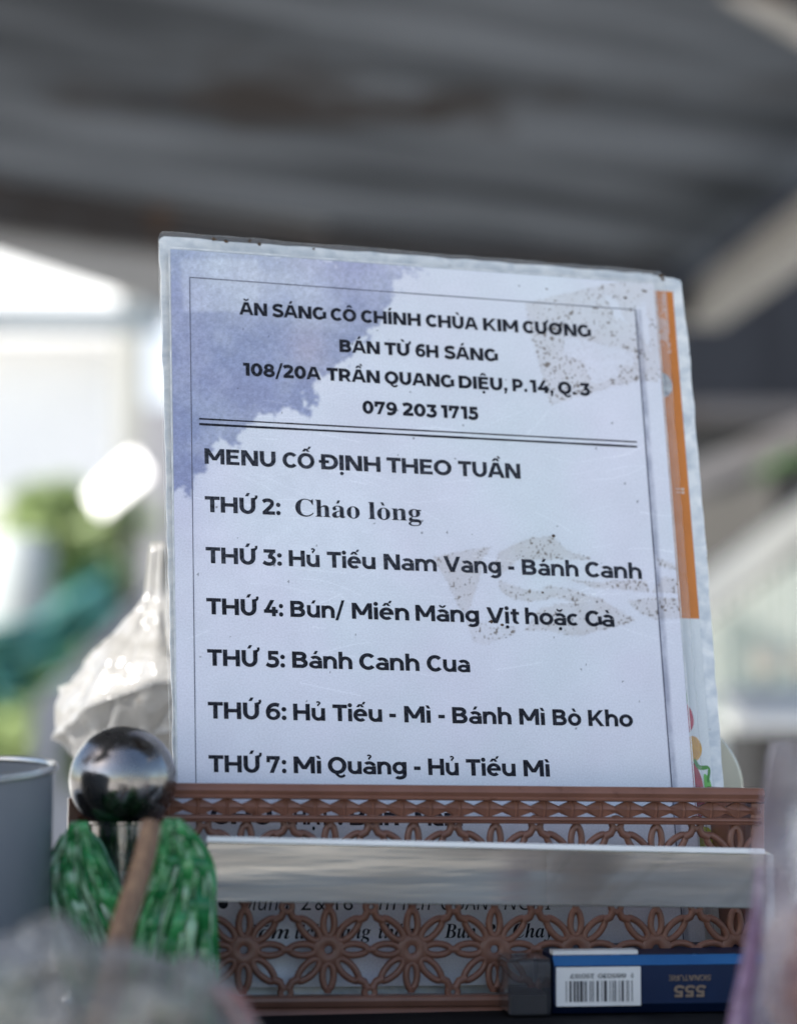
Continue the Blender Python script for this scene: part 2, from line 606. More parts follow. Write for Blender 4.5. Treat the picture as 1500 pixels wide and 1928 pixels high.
    return g.shapes, w


KERN = {'A': -32, 'V': -30, 'T': -32, '/': -25, 'P': -8, '1': 6}


def word_shapes(word, s=158, h=140, gap=72):
    x, out = 0.0, []
    prev = None
    for ch in word:
        sh, w = glyph(ch, s, h)
        rnd = lambda c: c in 'CGOQDSĐÔƠỐ0234568 9abcdegoáàăặảòốếec'
        if prev is not None:
            gp = gap
            if rnd(prev): gp -= 22
            if rnd(ch): gp -= 22
            b0 = ACC.get(prev, prev)[0]; b1 = ACC.get(ch, ch)[0]
            gp += KERN.get(b0, 0) + KERN.get(b1, 0)
            if ch == 'Đ': gp += 40
            x += gp
        for shp in sh:
            out.append([[(px + x, py) for px, py in q] for q in shp])
        x += w
        prev = ch
    return out, x


def lay_words(name, words, base, cap, m, parent, Z, s=158, h=140, to_local=None):
    """words = [(text, x0, x1)] in sheet millimetres; base = baseline mm from the sheet top; one mesh"""
    mb = MB()
    k = 0
    for text, x0, x1 in words:
        shapes, w = word_shapes(text, s, h)
        sx = (x1 - x0) / w
        sy = cap / CAPH
        for shp in shapes:
            k += 1
            z = Z + (k % 9) * 4e-6
            for q in shp:
                pts = [(x0 + px * sx, base - py * sy) for px, py in q]
                mb.add([(u / 1000, -v / 1000, z) for u, v in pts], [tuple(range(len(pts)))])
    return mb.build(name, m, parent)


SERIF = {'*': 0x1D400, '~': 0x1D468, '/': 0x1D608}
DEC = {'á': ('a', 'acute'), 'ò': ('o', 'grave'), 'ù': ('u', 'grave'), 'â': ('a', 'circ'), 'ị': ('i', 'dot'), 'Á': ('A', 'acute'), 'Ỉ': ('I', 'hook'),
       'ằ': ('a', 'breve grave'), 'ú': ('u', 'acute'), 'ắ': ('a', 'breve acute')}


def text_mesh_pts(body, size=1.0):
    cu = bpy.data.curves.new('tmp', 'FONT')
    cu.body = body
    cu.size = size
    ob = bpy.data.objects.new('tmp', cu)
    C.objects.link(ob)
    dg = bpy.context.evaluated_depsgraph_get()
    dg.update()
    me = bpy.data.meshes.new_from_object(ob.evaluated_get(dg))
    vs = [tuple(v.co) for v in me.vertices]
    fs = [tuple(p.vertices) for p in me.polygons]
    bpy.data.objects.remove(ob)
    bpy.data.meshes.remove(me)
    return vs, fs


def lay_serif(name, words, base, cap, m, parent, Z):
    mb = MB()
    for text, x0, x1 in words:
        off = SERIF[text[0]]
        plain, accs = '', []
        for ch in text[1:]:
            b, a = DEC.get(ch, (ch, ''))
            if 'A' <= b <= 'Z': c = chr(off + ord(b) - 65)
            elif 'a' <= b <= 'z': c = chr(off + 26 + ord(b) - 97)
            else: c = b
            accs.append((len(plain), b, a)); plain += c
        vs, fs = text_mesh_pts(plain)
        if not vs: continue
        xs = [v[0] for v in vs]
        xa, xb = min(xs), max(xs)
        sx = (x1 - x0) / (xb - xa)
        sy = cap / .70
        mb.add([((x0 + (x - xa) * sx) / 1000, -(base - y * sy) / 1000, Z) for x, y, _ in vs], fs)
        for i, b, a in accs:
            if not a: continue
            L0 = 0.0
            if i:
                v1, _ = text_mesh_pts(plain[:i]); 
            va, _ = text_mesh_pts(plain[:i + 1])
            r = max(v[0] for v in va)
            l = (max(v[0] for v in v1) if i else xa)
            cx = x0 + ((l + r) / 2 + .01 - xa) * sx
            g = Pen()
            yb = 750 if b.isupper() else 560
            for kd in a.split():
                accent(g, kd, 0, yb if kd not in ('grave', 'acute') or 'breve' not in a else yb + 150, .85)
            sl = .2 if text[0] != '*' else 0
            for n, shp in enumerate(g.shapes):
                for q in shp:
                    pts = [(cx + (px + sl * py) * cap / 700 * .9, base - py * cap / 700) for px, py in q]
                    mb.add([(u / 1000, -v / 1000, Z + 1e-5 + n * 3e-6) for u, v in pts], [tuple(range(len(pts)))])
    return mb.build(name, m, parent)


# --- crumple functions
def smooth_row(rows, t):
    """Catmull-Rom through rows of numbers, t in 0..1"""
    n = len(rows)
    x = min(max(t, 0), 1) * (n - 1)
    i = min(int(x), n - 2)
    f = x - i
    p0, p1, p2, p3 = (np.array(rows[min(max(i + k, 0), n - 1)], float) for k in (-1, 0, 1, 2))
    return .5 * (2 * p1 + (p2 - p0) * f + (2 * p0 - 5 * p1 + 4 * p2 - p3) * f * f + (3 * p1 - p0 - 3 * p2 + p3) * f ** 3)


class Crumple:
    def __init__(self, seed, n=9):
        g = random.Random(seed)
        self.w = []
        for k in range(n):
            a = g.uniform(0, 2 * math.pi)
            f = 2.0 * (1.45 ** k)
            self.w.append((math.cos(a) * f, math.sin(a) * f, g.uniform(0, 6.28), 1 / (1.35 ** k), g.uniform(-.6, .6)))

    def __call__(self, u, v):
        s = 0
        x, y = u * 6, v * 6
        for (a, b, p, m_, q) in self.w:
            x2 = x + .5 * math.sin(y * .9 + p)
            y2 = y + .5 * math.sin(x * .8 - p)
            s += m_ * (1 - 2 * abs(math.sin((a * x2 + b * y2) * .35 + p)))
        return s / 3



# ================================================================ THE PLACE BEHIND
M_ground = mat('street_concrete', (.42, .41, .39), (.34, .335, .32), rough=.9, scale=.8, bump=.004, bump_scale=40, spots=((.12, .12, .11), 3, .62))
me = MB().add([(-120, -120, 0), (120, -120, 0), (120, 160, 0), (-120, 160, 0)], [(0, 1, 2, 3)]).build('ground', M_ground)
tag(me, kind='structure')

RH = CAM.z + 1.0


def roof_slab(name, corners, h, t, amp, ridge_dir, wave, m, parent=None):
    """corrugated sheet over a plan quad: ridges run along ridge_dir"""
    A, B, Cc, D = [Vector((p[0], p[1], 0)) for p in corners]
    n = Vector((-ridge_dir[1], ridge_dir[0]))
    nu, nv = 8, 420
    verts, faces = [], []
    for j in range(nv):
        v = j / (nv - 1)
        for i in range(nu):
            u = i / (nu - 1)
            p = (A * (1 - u) + B * u) * (1 - v) + (D * (1 - u) + Cc * u) * v
            d = p.x * n.x + p.y * n.y
            z = h + amp * math.sin(2 * math.pi * d / wave) + .012 * math.sin(p.x * 2.1) + .01 * math.sin(p.y * 1.7)
            verts.append((p.x, p.y, z))
    for j in range(nv - 1):
        for i in range(nu - 1):
            faces.append((j * nu + i, (j + 1) * nu + i, (j + 1) * nu + i + 1, j * nu + i + 1))
    me = bpy.data.meshes.new(name)
    me.from_pydata(verts, [], faces)
    me.update()
    o = link_mesh(name, me, m, parent)
    md = o.modifiers.new('thickness', 'SOLIDIFY')
    md.thickness = t
    md.offset = 1
    return o


pA = at_h(0, 335, RH); pB = at_h(1292, 520, RH); pC = at_h(1500, 352, RH)
ab = (pA - pB).normalized(); bc = (pC - pB).normalized()
far_l = pB + ab * 2.7
near_r = pB + bc * 5.0
near_l = near_r + ab * 2.3
cut = pB + bc * 4.72                     # where the far sheet ends, ahead of the unseen near one added for shade
cut_l = Vector((-.82, .42, 0))  # corner drawn in so that sun reaches the white bag
M_roof = mat('awning_sheet', (.125, .139, .160), (.032, .037, .044), rough=.8, scale=1.15, stretch=(.75, 4.2, 1), rot=R(36), bump=.002, bump_scale=30,
             spots=((.03, .026, .025), 1.7, .58), detail=5, lo=.36, hi=.64, spec=.2)
awn = empty('awning', (pB.x, pB.y, RH), 'dark grey corrugated awning sheet overhead, patchy with rust', 'awning')
M_steel_dark = mat('dark_steel', (.05, .05, .055), (.035, .03, .03), rough=.6, scale=6, spots=((.07, .04, .025), 8, .6))


def wparent(o, p):
    o.parent = p
    o.matrix_parent_inverse = p.matrix_world.inverted()
    return o


bpy.context.view_layer.update()
wparent(roof_slab('roof_sheet', (Vector((-2.0, -.05, 0)), Vector((-.58, -.05, 0)), Vector((-.58, .58, 0)), Vector((-2.0, .58, 0))), RH + .03, .006, .012, (ab.x, ab.y), .105, M_roof), awn)  # unseen sheet added to keep sun off the menu but not the bag
wparent(roof_slab('roof_sheet', (cut_l, cut, pB, far_l), RH, .006, .012, (ab.x, ab.y), .105, M_roof), awn)
bpy.context.view_layer.update()


def beam(name, a, b, w, h, m, parent=None, up=Vector((0, 0, 1))):
    a, b = Vector(a), Vector(b)
    t = (b - a).normalized()
    s = t.cross(up).normalized() * (w / 2)
    u = s.cross(t).normalized() * (h / 2)
    o = MB().hexa([a - s - u, a + s - u, a + s + u, a - s + u], [b - s - u, b + s - u, b + s + u, b - s + u]).build(name, m, None, bevel=min(w, h) * .08)
    if parent: wparent(o, parent)
    return o


dz = Vector((0, 0, 1))
# far edge angle iron and purlins under the sheet
beam('edge_beam', far_l - dz * .06, pB - dz * .06, .06, .09, M_steel_dark, awn)
q0 = pB + bc * 2.05
beam('purlin', q0 + ab * 0.25 - dz * .045, q0 + ab * 1.25 - dz * .045, .05, .045, M_steel_dark, awn)
M_pipe = mat('grey_paint', (.36, .34, .31), (.27, .26, .24), rough=.6, scale=5, spots=((.12, .09, .07), 9, .64))
sr = pB + bc * 3.4
beam('side_rail', pB - bc * .1 + Vector((.05, 0, -.062)), pB + bc * 4.95 + Vector((.05, 0, -.062)), .10, .07, M_pipe, awn)
beam('corner_brace', at_h(1390, -40, RH - .04), at_h(1560, 60, RH - .04), .05, .05, M_pipe, awn)

# second, lower awning of the neighbour beyond the edge beam
h2 = CAM.z + 1.06
a0 = at_h(-420, 345, h2); a1 = at_h(420, 405, h2); a2 = at_h(330, 590, h2); a3 = at_h(-420, 350, h2) + Vector((-.6, .1, 0))
D_ = at_h(0, 484, h2); E_ = at_h(275, 572, h2)
dv = (E_ - D_)
aw2 = MB()
poly = [D_ - dv * 1.2, E_ + dv * .25, E_ + dv * .25 + Vector((.4, -.1, 0)), E_ + Vector((.5, -1.7, 0)), E_ + Vector((-.1, -1.7, 0)), D_ + Vector((-1.6, -1.4, 0))]
aw2.prism([(p.x, p.y) for p in poly], h2, h2 + .02)
M_aw2 = mat('plain_awning', (.20, .205, .215), (.17, .175, .185), rough=.7, scale=2)
o = aw2.build('neighbour_awning', M_aw2)
tag(o, 'plain smooth grey awning beyond the edge of the dark corrugated one', 'awning')

# bright street side on the left
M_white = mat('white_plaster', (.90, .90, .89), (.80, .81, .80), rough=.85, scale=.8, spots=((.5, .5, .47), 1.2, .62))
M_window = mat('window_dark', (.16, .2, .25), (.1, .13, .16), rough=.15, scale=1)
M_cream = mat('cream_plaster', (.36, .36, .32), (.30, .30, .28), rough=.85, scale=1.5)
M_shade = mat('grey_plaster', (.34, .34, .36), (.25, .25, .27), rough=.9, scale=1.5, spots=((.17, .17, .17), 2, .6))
bl = empty('white_building', (-3.4, 13.0, 0), 'white sunlit building across the street at the left', 'building')
bpy.context.view_layer.update()
wparent(MB().box(-8.5, -1.15, 13.0, 17.0, 0, 7.0).build('facade', M_white), bl)
for wx in (-6.4, -4.6, -2.6):
    for wz in (1.3, 4.3):
        if wx > -3 and wz < 2: continue
        w_ = wparent(MB().box(wx, wx + .9, 12.93, 13.05, wz, wz + 1.3).build('window', M_window), bl)
wparent(MB().box(-8.6, -1.05, 12.6, 13.2, 3.33, 3.47).build('ledge', M_white), bl)

# horizontal gutter beam crossing in front of the white facade
ga, gb = at_y(-260, 598, 7.2), at_y(312, 600, 7.2)
o = beam('gutter', ga, gb, .08, .075, mat('gutter_grey', (.14, .17, .19), (.10, .125, .145), rough=.5, scale=3))
tag(o, 'blue grey horizontal gutter beam crossing above the bright street', 'gutter')

# cream pillar and shaded wall beside the alley
pc0 = at_y(215, 1000, 9.5); pc1 = at_y(262, 610, 9.5)
o = MB().box(pc0.x, pc1.x, 9.5, 9.8, 0, pc1.z + .2).build('pillar', M_cream, bevel=.01)
tag(o, 'pale cream pillar at the right edge of the bright street', 'pillar')
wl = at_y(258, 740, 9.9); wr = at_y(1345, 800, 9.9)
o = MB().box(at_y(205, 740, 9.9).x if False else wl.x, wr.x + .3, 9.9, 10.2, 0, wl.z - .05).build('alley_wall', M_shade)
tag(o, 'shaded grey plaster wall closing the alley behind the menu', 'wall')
o = MB().box(at_y(250, 700, 10.8).x, at_y(430, 700, 10.8).x, 10.8, 11.0, 0, 4.6).build('upper_wall', mat('blue_grey_wall', (.55, .6, .66), (.47, .52, .58), rough=.8, scale=1))
tag(o, 'pale blue grey wall rising above the shaded alley wall', 'wall')
o = MB().box(at_y(431, 700, 10.7).x, at_y(1330, 700, 10.7).x, 10.7, 11.0, 0, 4.9).build('gap_backing', mat('dark_wall', (.022, .023, .026), (.014, .015, .017), rough=.9, scale=2, spec=.1))  # dark wall added to close the bright gap below the awning edge
tag(o, 'dark wall added high behind the menu to close the gap under the awning edge', 'wall')

# tilted white sheet catching the sun
c0 = at_y(222, 912, 6.9)
ws = MB()
uu = (at_y(272, 868, 6.9) - at_y(178, 952, 6.9)) * .46
vv = Vector((-.022, .02, .032))
ws.hexa([c0 - uu - vv, c0 + uu - vv, c0 + uu + vv, c0 - uu + vv], [p + Vector((0, .02, .004)) for p in (c0 - uu - vv, c0 + uu - vv, c0 + uu + vv, c0 - uu + vv)])
o = ws.build('sign_board', mat('white_board', (.88, .88, .88), (.84, .84, .84), rough=.15, scale=2), bevel=.004)
tag(o, 'small tilted white board gleaming in the sun left of the menu', 'board')
pole_top = c0 - vv * .9
o2 = MB().tube([pole_top + Vector((.02, .035, 0)), Vector((pole_top.x + .02, pole_top.y + .035, 0))], .012, 8).build('board_post', M_steel_dark)
o2.parent = o


# plants
def leaf_cloud(name, centre, rx, ry, rz, n, size, m, parent=None, seed=0, clumps=9):
    g = random.Random(seed)
    mb = MB()
    cs = []
    for _ in range(clumps):
        while True:
            p = Vector((g.uniform(-1, 1), g.uniform(-1, 1), g.uniform(-1, 1)))
            if p.length < 1: break
        cs.append(Vector((p.x * rx * .75, p.y * ry * .75, p.z * rz * .75)))
    for _ in range(n):
        c = g.choice(cs)
        d = Vector((g.gauss(0, 1), g.gauss(0, 1), g.gauss(0, 1))).normalized() * (g.random() ** .5)
        p = Vector(centre) + c + Vector((d.x * rx * .42, d.y * ry * .42, d.z * rz * .42))
        a = Vector((g.gauss(0, 1), g.gauss(0, 1), g.gauss(0, .7))).normalized()
        b = a.cross(Vector((g.gauss(0, 1), g.gauss(0, 1), g.gauss(0, 1)))).normalized()
        s = size * g.uniform(.6, 1.3)
        mb.add([p - a * s, p + b * s * .35 - a * s * .1, p + a * s, p - b * s * .35 - a * s * .1], [(0, 1, 2, 3)])
    return mb.build(name, m, parent)


M_leaf_y = mat('leaf_yellow', (.30, .37, .15), (.19, .27, .11), rough=.5, scale=9, transl=.35)
M_leaf_g = mat('leaf_green', (.08, .17, .045), (.045, .11, .035), rough=.5, scale=9, transl=.3)
M_stem = mat('stem', (.11, .08, .05), (.07, .05, .035), rough=.8, scale=20)


def bush(name, px, py, Y, rx, rz, m, label, seed, n=900, size=.06):
    c = at_y(px, py, Y)
    e = empty(name, (c.x, c.y, 0), label, 'plant')
    bpy.context.view_layer.update()
    wparent(leaf_cloud('foliage', c, rx, rx * .8, rz, n, size, m, None, seed), e)
    s = MB()
    for k in range(4):
        s.tube([(c.x + .01 * k, c.y, 0), (c.x + (k - 1.5) * .03, c.y + .02, c.z * .5), (c.x + (k - 1.5) * rx * .4, c.y, c.z)], [.02, .015, .006], 6)
    wparent(s.build('stem', M_stem), e)
    return e


bush('shrub', 105, 1010, 7.6, .34, .20, M_leaf_y, 'yellow green sunlit shrub below the white building', 3)
bush('leafy_bush', 20, 1330, 6.4, .24, .22, M_leaf_g, 'dark green bush low at the left edge of the street', 5, 1100)
bush('corner_plant', 1500, 895, 6.0, .09, .07, M_leaf_g, 'small green plant above the white stair parapet at the right', 12, 200, .05)
bush('hanging_plant', 190, 1120, 7.2, .16, .12, M_leaf_g, 'small dark green plant above the teal tarpaulin', 14, 420, .05)
bush('low_plant', 70, 1420, 5.2, .13, .10, M_leaf_y, 'light green low plant beside the white plastic bag', 8, 600)

# teal tarpaulin hanging on a slant
def tarp_pt(u, v):
    a = at_y(190, 1050, 6.6).lerp(at_y(-40, 1180, 6.3), u)
    b = at_y(235, 1180, 6.5).lerp(at_y(0, 1330, 6.2), u)
    p = a.lerp(b, v)
    p.y += .05 * math.sin(u * 14 + v * 5) + .04 * math.sin(v * 17 + 3 * u)
    p.z -= .05 * math.sin(math.pi * u)
    return p


o = sheet('tarpaulin', tarp_pt, 40, 20, mat('teal_tarp', (.05, .20, .18), (.03, .13, .125), rough=.5, scale=4, transl=.25), thick=.002)
tag(o, 'dark teal tarpaulin hanging on a slant left of the white bag', 'tarpaulin')
# pale round water tank / drum behind the tarp
dctr = at_y(30, 1110, 7.0)
o = MB().lathe([(0, 0), (.1, 0), (.105, .01), (.105, .27), (.09, .3), (0, .31)], 32).build('drum', mat('pale_plastic', (.38, .41, .41), (.33, .36, .36), rough=.4, scale=3), autosmooth=40)
o.location = dctr - Vector((0, 0, .15)); 
tag(o, 'pale rounded plastic drum behind the teal tarpaulin', 'drum')
st = MB()
for sx, sy in ((-.08, -.08), (.08, -.08), (.08, .08), (-.08, .08)):
    st.box(dctr.x + sx - .012, dctr.x + sx + .012, dctr.y + sy - .012, dctr.y + sy + .012, 0, dctr.z - .17)
st.box(dctr.x - .12, dctr.x + .12, dctr.y - .12, dctr.y + .12, dctr.z - .17, dctr.z - .151)
o = st.build('drum_stand', M_steel_dark)
tag(o, 'dark four legged stand under the pale plastic drum', 'stand')


# sloping parapets on both sides (stairs that climb along the alley)
def slab(name, tl, tr, br, bl, Yl, Yr, depth, m):
    q = [at_y(*tl, Yl), at_y(*tr, Yr), at_y(*br, Yr), at_y(*bl, Yl)]
    return MB().hexa([q[3], q[2], q[1], q[0]], [p + Vector((0, depth, 0)) for p in (q[3], q[2], q[1], q[0])]).build(name, m, bevel=.006)


o = slab('ramp_wall', (60, 1330), (330, 1055), (330, 2330), (60, 2560), 5.0, 5.6, .25, mat('lilac_plaster', (.40, .40, .44), (.34, .34, .38), rough=.85, scale=2))
tag(o, 'grey lilac sloping wall rising behind the white plastic bag', 'wall')
M_par = mat('white_parapet', (.80, .80, .76), (.72, .72, .69), rough=.8, scale=2)
o = slab('stair_parapet', (1250, 1140), (1560, 905), (1560, 985), (1250, 1225), 5.2, 4.6, .22, M_par)
tag(o, 'white sloping stair parapet at the right of the menu', 'parapet')
# railing with light wall under the parapet
rl = empty('railing', (at_y(1400, 1300, 4.95).x, 4.95, 0), 'pale green upright bar railing under the white stair parapet', 'railing')
bpy.context.view_layer.update()
M_bar = mat('pale_green_paint', (.48, .56, .49), (.40, .48, .42), rough=.5, scale=8)
for i in range(15):
    x = 1262 + i * 21
    b0 = at_y(x, 1150 - (x - 1250) * .74 + 88, 4.9); b1 = at_y(x, 1330, 4.9)
    wparent(MB().tube([b0, b1], .0085, 8).build('bar', M_bar), rl)
wparent(beam('bottom_rail', at_y(1255, 1330, 4.9), at_y(1570, 1330, 4.9), .02, .03, M_bar), rl)
for x in (1262, 1556):
    b0 = at_y(x, 1330, 4.9)
    wparent(MB().tube([b0, (b0.x, b0.y, 0)], .014, 8).build('post', M_bar), rl)
x0 = at_y(1180, 1300, 5.9).x
o = MB().box(x0, x0 + 1.2, 5.9, 6.05, 0, at_y(1400, 1010, 5.9).z).build('light_wall', mat('light_plaster', (.80, .80, .74), (.70, .71, .65), rough=.85, scale=2))
tag(o, 'light grey green wall seen through the upright railing bars', 'wall')

# dark rolling shutter wall upper right
sh = empty('shutter', (at_y(1290, 700, 7.4).x, 7.4, 0), 'blue black rolling shutter under the awning at the right', 'shutter')
bpy.context.view_layer.update()
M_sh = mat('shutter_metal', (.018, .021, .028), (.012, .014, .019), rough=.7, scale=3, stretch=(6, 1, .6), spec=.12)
mb = MB()
sx0 = at_y(1240, 700, 7.4).x; sx1 = at_y(1620, 700, 7.4).x
zt = at_y(1300, 200, 7.4).z; zb = at_y(1300, 760, 7.4).z
nrib = 26
for i in range(nrib):
    a = sx0 + (sx1 - sx0) * i / nrib; b = sx0 + (sx1 - sx0) * (i + .72) / nrib
    mb.box(a, b, 7.4, 7.43, zb, zt)
mb.box(sx0, sx1, 7.435, 7.46, zb, zt)
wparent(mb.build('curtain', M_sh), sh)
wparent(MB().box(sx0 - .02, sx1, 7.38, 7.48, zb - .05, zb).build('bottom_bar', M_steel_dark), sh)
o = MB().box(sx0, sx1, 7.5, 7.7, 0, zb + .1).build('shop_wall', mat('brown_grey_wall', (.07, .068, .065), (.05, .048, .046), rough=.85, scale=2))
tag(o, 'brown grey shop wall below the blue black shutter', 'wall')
o = slab('dark_rail', (1290, 880), (1560, 770), (1560, 825), (1290, 935), 6.4, 6.2, .06, M_steel_dark)
tag(o, 'dark slanted rail crossing in front of the shop wall', 'rail')
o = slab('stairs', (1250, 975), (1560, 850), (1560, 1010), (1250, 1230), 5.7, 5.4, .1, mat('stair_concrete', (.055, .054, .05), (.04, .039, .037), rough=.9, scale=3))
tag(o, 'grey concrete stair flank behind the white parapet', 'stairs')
# balls added low right to stand in for out-of-focus sunlit spots
M_highlight_ball = mat('pale_highlight', (.78, .72, .62), (.72, .66, .56), rough=.3, scale=3)
for i, (px, lb) in enumerate(((1440, 'pale beige ball standing in for a sunlit spot before the railing, clear of the frame edge'), (1512, 'pale beige ball standing in for a sunlit spot before the railing, cut by the right frame edge'))):
    c = at_y(px, 1240, 4.2)
    prof = [(0.026 * math.sin(t), -.026 * math.cos(t)) for t in np.linspace(0.001, math.pi - .001, 20)]
    o = MB().lathe(prof, 28).build('highlight_ball', M_highlight_ball, smooth=True)
    o.location = c
    tag(o, lb, 'ball', 'balls standing in for sunlit spots')
    s = MB().tube([c - Vector((0, 0, .02)), (c.x, c.y, at_y(px, 1340, 4.2).z)], .005, 8).build('ball_stem', M_steel_dark)
    wparent(s, o) if False else None
    bpy.context.view_layer.update()
    wparent(s, o)
# white table on the right with dark underside
tb = empty('white_table', (at_y(1450, 1400, 3.6).x, 3.6, 0), 'white topped table low at the right behind the basket', 'table')
bpy.context.view_layer.update()
t0 = at_y(1352, 1300, 3.9); t1 = at_y(1640, 1300, 3.9); zt_ = at_y(1400, 1295, 3.9).z; zn = at_y(1400, 1372, 3.4).z
tt = MB().hexa([(t0.x - .03, 3.4, zn), (t1.x, 3.4, zn), (t1.x, 3.4, zn + .02), (t0.x - .03, 3.4, zn + .02)],
               [(t0.x, 3.9, zt_ - .02), (t1.x, 3.9, zt_ - .02), (t1.x, 3.9, zt_), (t0.x, 3.9, zt_)])
wparent(tt.build('tabletop', mat('white_laminate', (.78, .78, .8), (.72, .72, .74), rough=.3, scale=3), bevel=.006), tb)
wparent(MB().box(t0.x, t1.x, 3.5, 3.85, zn - .12, zn - .004).build('apron', mat('dark_brown', (.03, .026, .024), (.022, .02, .018), rough=.6, scale=5)), tb)
for lx in (t0.x + .04, t1.x - .04):
    for ly in (3.52, 3.82):
        wparent(MB().box(lx - .02, lx + .02, ly - .02, ly + .02, 0, zn - .1).build('leg', M_steel_dark), tb)

# ================================================================ COUNTER
CZ = CAM.z + .905 * (math.sin(PITCH) - math.cos(PITCH) * (1907 - 964) / FPX)
M_counter = mat('counter_steel', (.52, .52, .51), (.40, .40, .39), rough=.4, scale=12, metal=.6, spots=((.05, .04, .03), 25, .6))
ct = empty('counter', (0, .95, 0), 'dark steel food cart counter under the brown basket', 'counter')
bpy.context.view_layer.update()
wparent(MB().box(-.55, .55, .63, 1.35, CZ - .02, CZ).build('worktop', M_counter, bevel=.003), ct)
wparent(MB().box(-.53, .53, .66, 1.33, .08, CZ - .021).build('cabinet', mat('cart_panel', (.2, .2, .2), (.16, .16, .16), rough=.5, scale=4)), ct)

o = MB().box(-.40, .40, .80, 1.06, CZ - .0001, CZ + .0005).build('dark_underlay', mat('underlay_black', (.014, .014, .015), (.008, .008, .009), rough=.8, scale=60, spec=.1))  # black sheet added to keep the counter dark under the basket
tag(o, 'thin black sheet added on the cart counter to darken it under the basket', 'mat')
CZ += .0006

# ================================================================ MENU SHEETS
# pose recovered from the photo: columns are the sheet's right, down and (away) axes in view space
Rm = [[0.96292, 0.04123, -0.26660], [0.04210, 0.95317, 0.29947], [0.26647, -0.29960, 0.91610]]
T = (-.0926325, -.1069516, .9833783)


def cam2world(c):
    return VR * c[0] + VD * c[1] + VF * c[2]


ax_u = cam2world([Rm[i][0] for i in range(3)]).normalized()
ax_v = cam2world([Rm[i][1] for i in range(3)]).normalized()
ax_n = -(ax_u.cross(ax_v)).normalized()
ax_up = ax_n.cross(ax_u).normalized()
org = CAM + cam2world(T)
if ax_n.y > 0: ax_n = -ax_n
SHEET = Matrix(((ax_u.x, ax_up.x, ax_n.x, org.x), (ax_u.y, ax_up.y, ax_n.y, org.y), (ax_u.z, ax_up.z, ax_n.z, org.z), (0, 0, 0, 1)))

STAIN = [(-4.6, -6.4), (105.4, 0.6), (101.8, 4.4), (94.7, 8.6), (93.7, 15.1), (87.5, 17.4), (86.5, 24.6), (81.2, 30.8), (76.1, 34.7), (72.8, 46.5), (60.4, 49.6), (56.8, 56.8), (57.7, 64.7), (49.8, 68.6), (46.6, 66.5), (37.7, 70.4), (31.1, 73.1), (26.6, 81.2), (19.0, 81.1), (15.7, 88.5), (10.2, 93.2), (3.7, 103.5), (-5.9, 105.0)]
TAPE1 = [(150.8, 13.0), (178.2, 4.9), (200.4, -1.6), (214, -2.5), (211.2, 25.8), (208.9, 45.3), (200.5, 44.6), (189.5, 47.7), (159.7, 58.2), (155.6, 41.4)]
CLEAN1 = [[(168, 27), (186, 29), (199, 33), (199, 38), (182, 41), (166, 36)], [(175, 37), (192, 37), (190, 45), (178, 47)], [(186, 5), (192, 9), (197, 20), (190, 16)], [(200, 12), (206, 8), (207, 32), (202, 24)]]
TAPE2 = [[(105.1, 126.7), (130.0, 121.1), (125.9, 127.7), (122.4, 140.8), (119.8, 146.4), (117.3, 150.1), (113.9, 144.7), (109.8, 134.8)],
         [(133.1, 123.3), (147.2, 116.6), (156.7, 115.8), (162.1, 121.2), (173.3, 125.0), (162.8, 125.4), (154.2, 125.7), (141.9, 126.2), (133.1, 133.0), (129.4, 131.3)],
         [(132.0, 135.8), (140.3, 137.8), (149.5, 139.8), (153.5, 136.9), (164.7, 138.4), (175.9, 141.7), (190.6, 150.1), (179.8, 153.6), (168.2, 157.2), (159.7, 157.0), (152.3, 155.4), (142.0, 156.2), (149.1, 146.3), (165.4, 143.0), (156.9, 141.9), (145.5, 143.7), (137.2, 143.0), (132.7, 139.5)],
         [(161.2, 133.8), (172.6, 134.8), (196.7, 133.0), (197.3, 137.7), (185.8, 137.6), (172.5, 136.7)],
         [(187.4, 142.3), (196.1, 140.6), (211.6, 140.5), (212.0, 148.5), (199.3, 149.8), (190.9, 145.9)],
         [(201.8, 123.4), (211, 126.9), (211, 128.3), (202.1, 126.7)], [(204.1, 131.4), (211.3, 132.5), (211.3, 138.6), (198.3, 138.1), (200.4, 135.3)]]
FAINT = [[(117.3, 150.1), (121.8, 151.8), (128.1, 155.2), (139.3, 154.9), (137.2, 158.6), (131.5, 160.1), (124.0, 162.8), (120.0, 160.9)]]


def printed_sheet(name, W, H, step, colour, m, parent, z, u0=0.0, v0=0.0):
    nu, nv = int(W / step) + 1, int(H / step) + 1
    U, V = np.meshgrid(u0 + np.linspace(0, W, nu), v0 + np.linspace(0, H, nv))
    col = colour(U, V)
    co = np.zeros((nv * nu, 3), np.float32)
    co[:, 0] = U.ravel() / 1000; co[:, 1] = -V.ravel() / 1000; co[:, 2] = z
    idx = np.arange(nv * nu).reshape(nv, nu)
    q = np.stack([idx[1:, :-1], idx[1:, 1:], idx[:-1, 1:], idx[:-1, :-1]], -1).reshape(-1, 4)
    me = bpy.data.meshes.new(name)
    me.vertices.add(len(co)); me.vertices.foreach_set('co', co.ravel())
    me.loops.add(q.size); me.loops.foreach_set('vertex_index', q.ravel().astype(np.int32))
    me.polygons.add(len(q)); me.polygons.foreach_set('loop_start', np.arange(0, q.size, 4, dtype=np.int32))
    me.update(calc_edges=True)
    a = me.attributes.new('print', 'FLOAT_COLOR', 'POINT')
    rgba = np.ones((nv * nu, 4), np.float32)
    rgba[:, :3] = col.reshape(-1, 3)
    a.data.foreach_set('color', rgba.ravel())
    return link_mesh(name, me, m, parent)


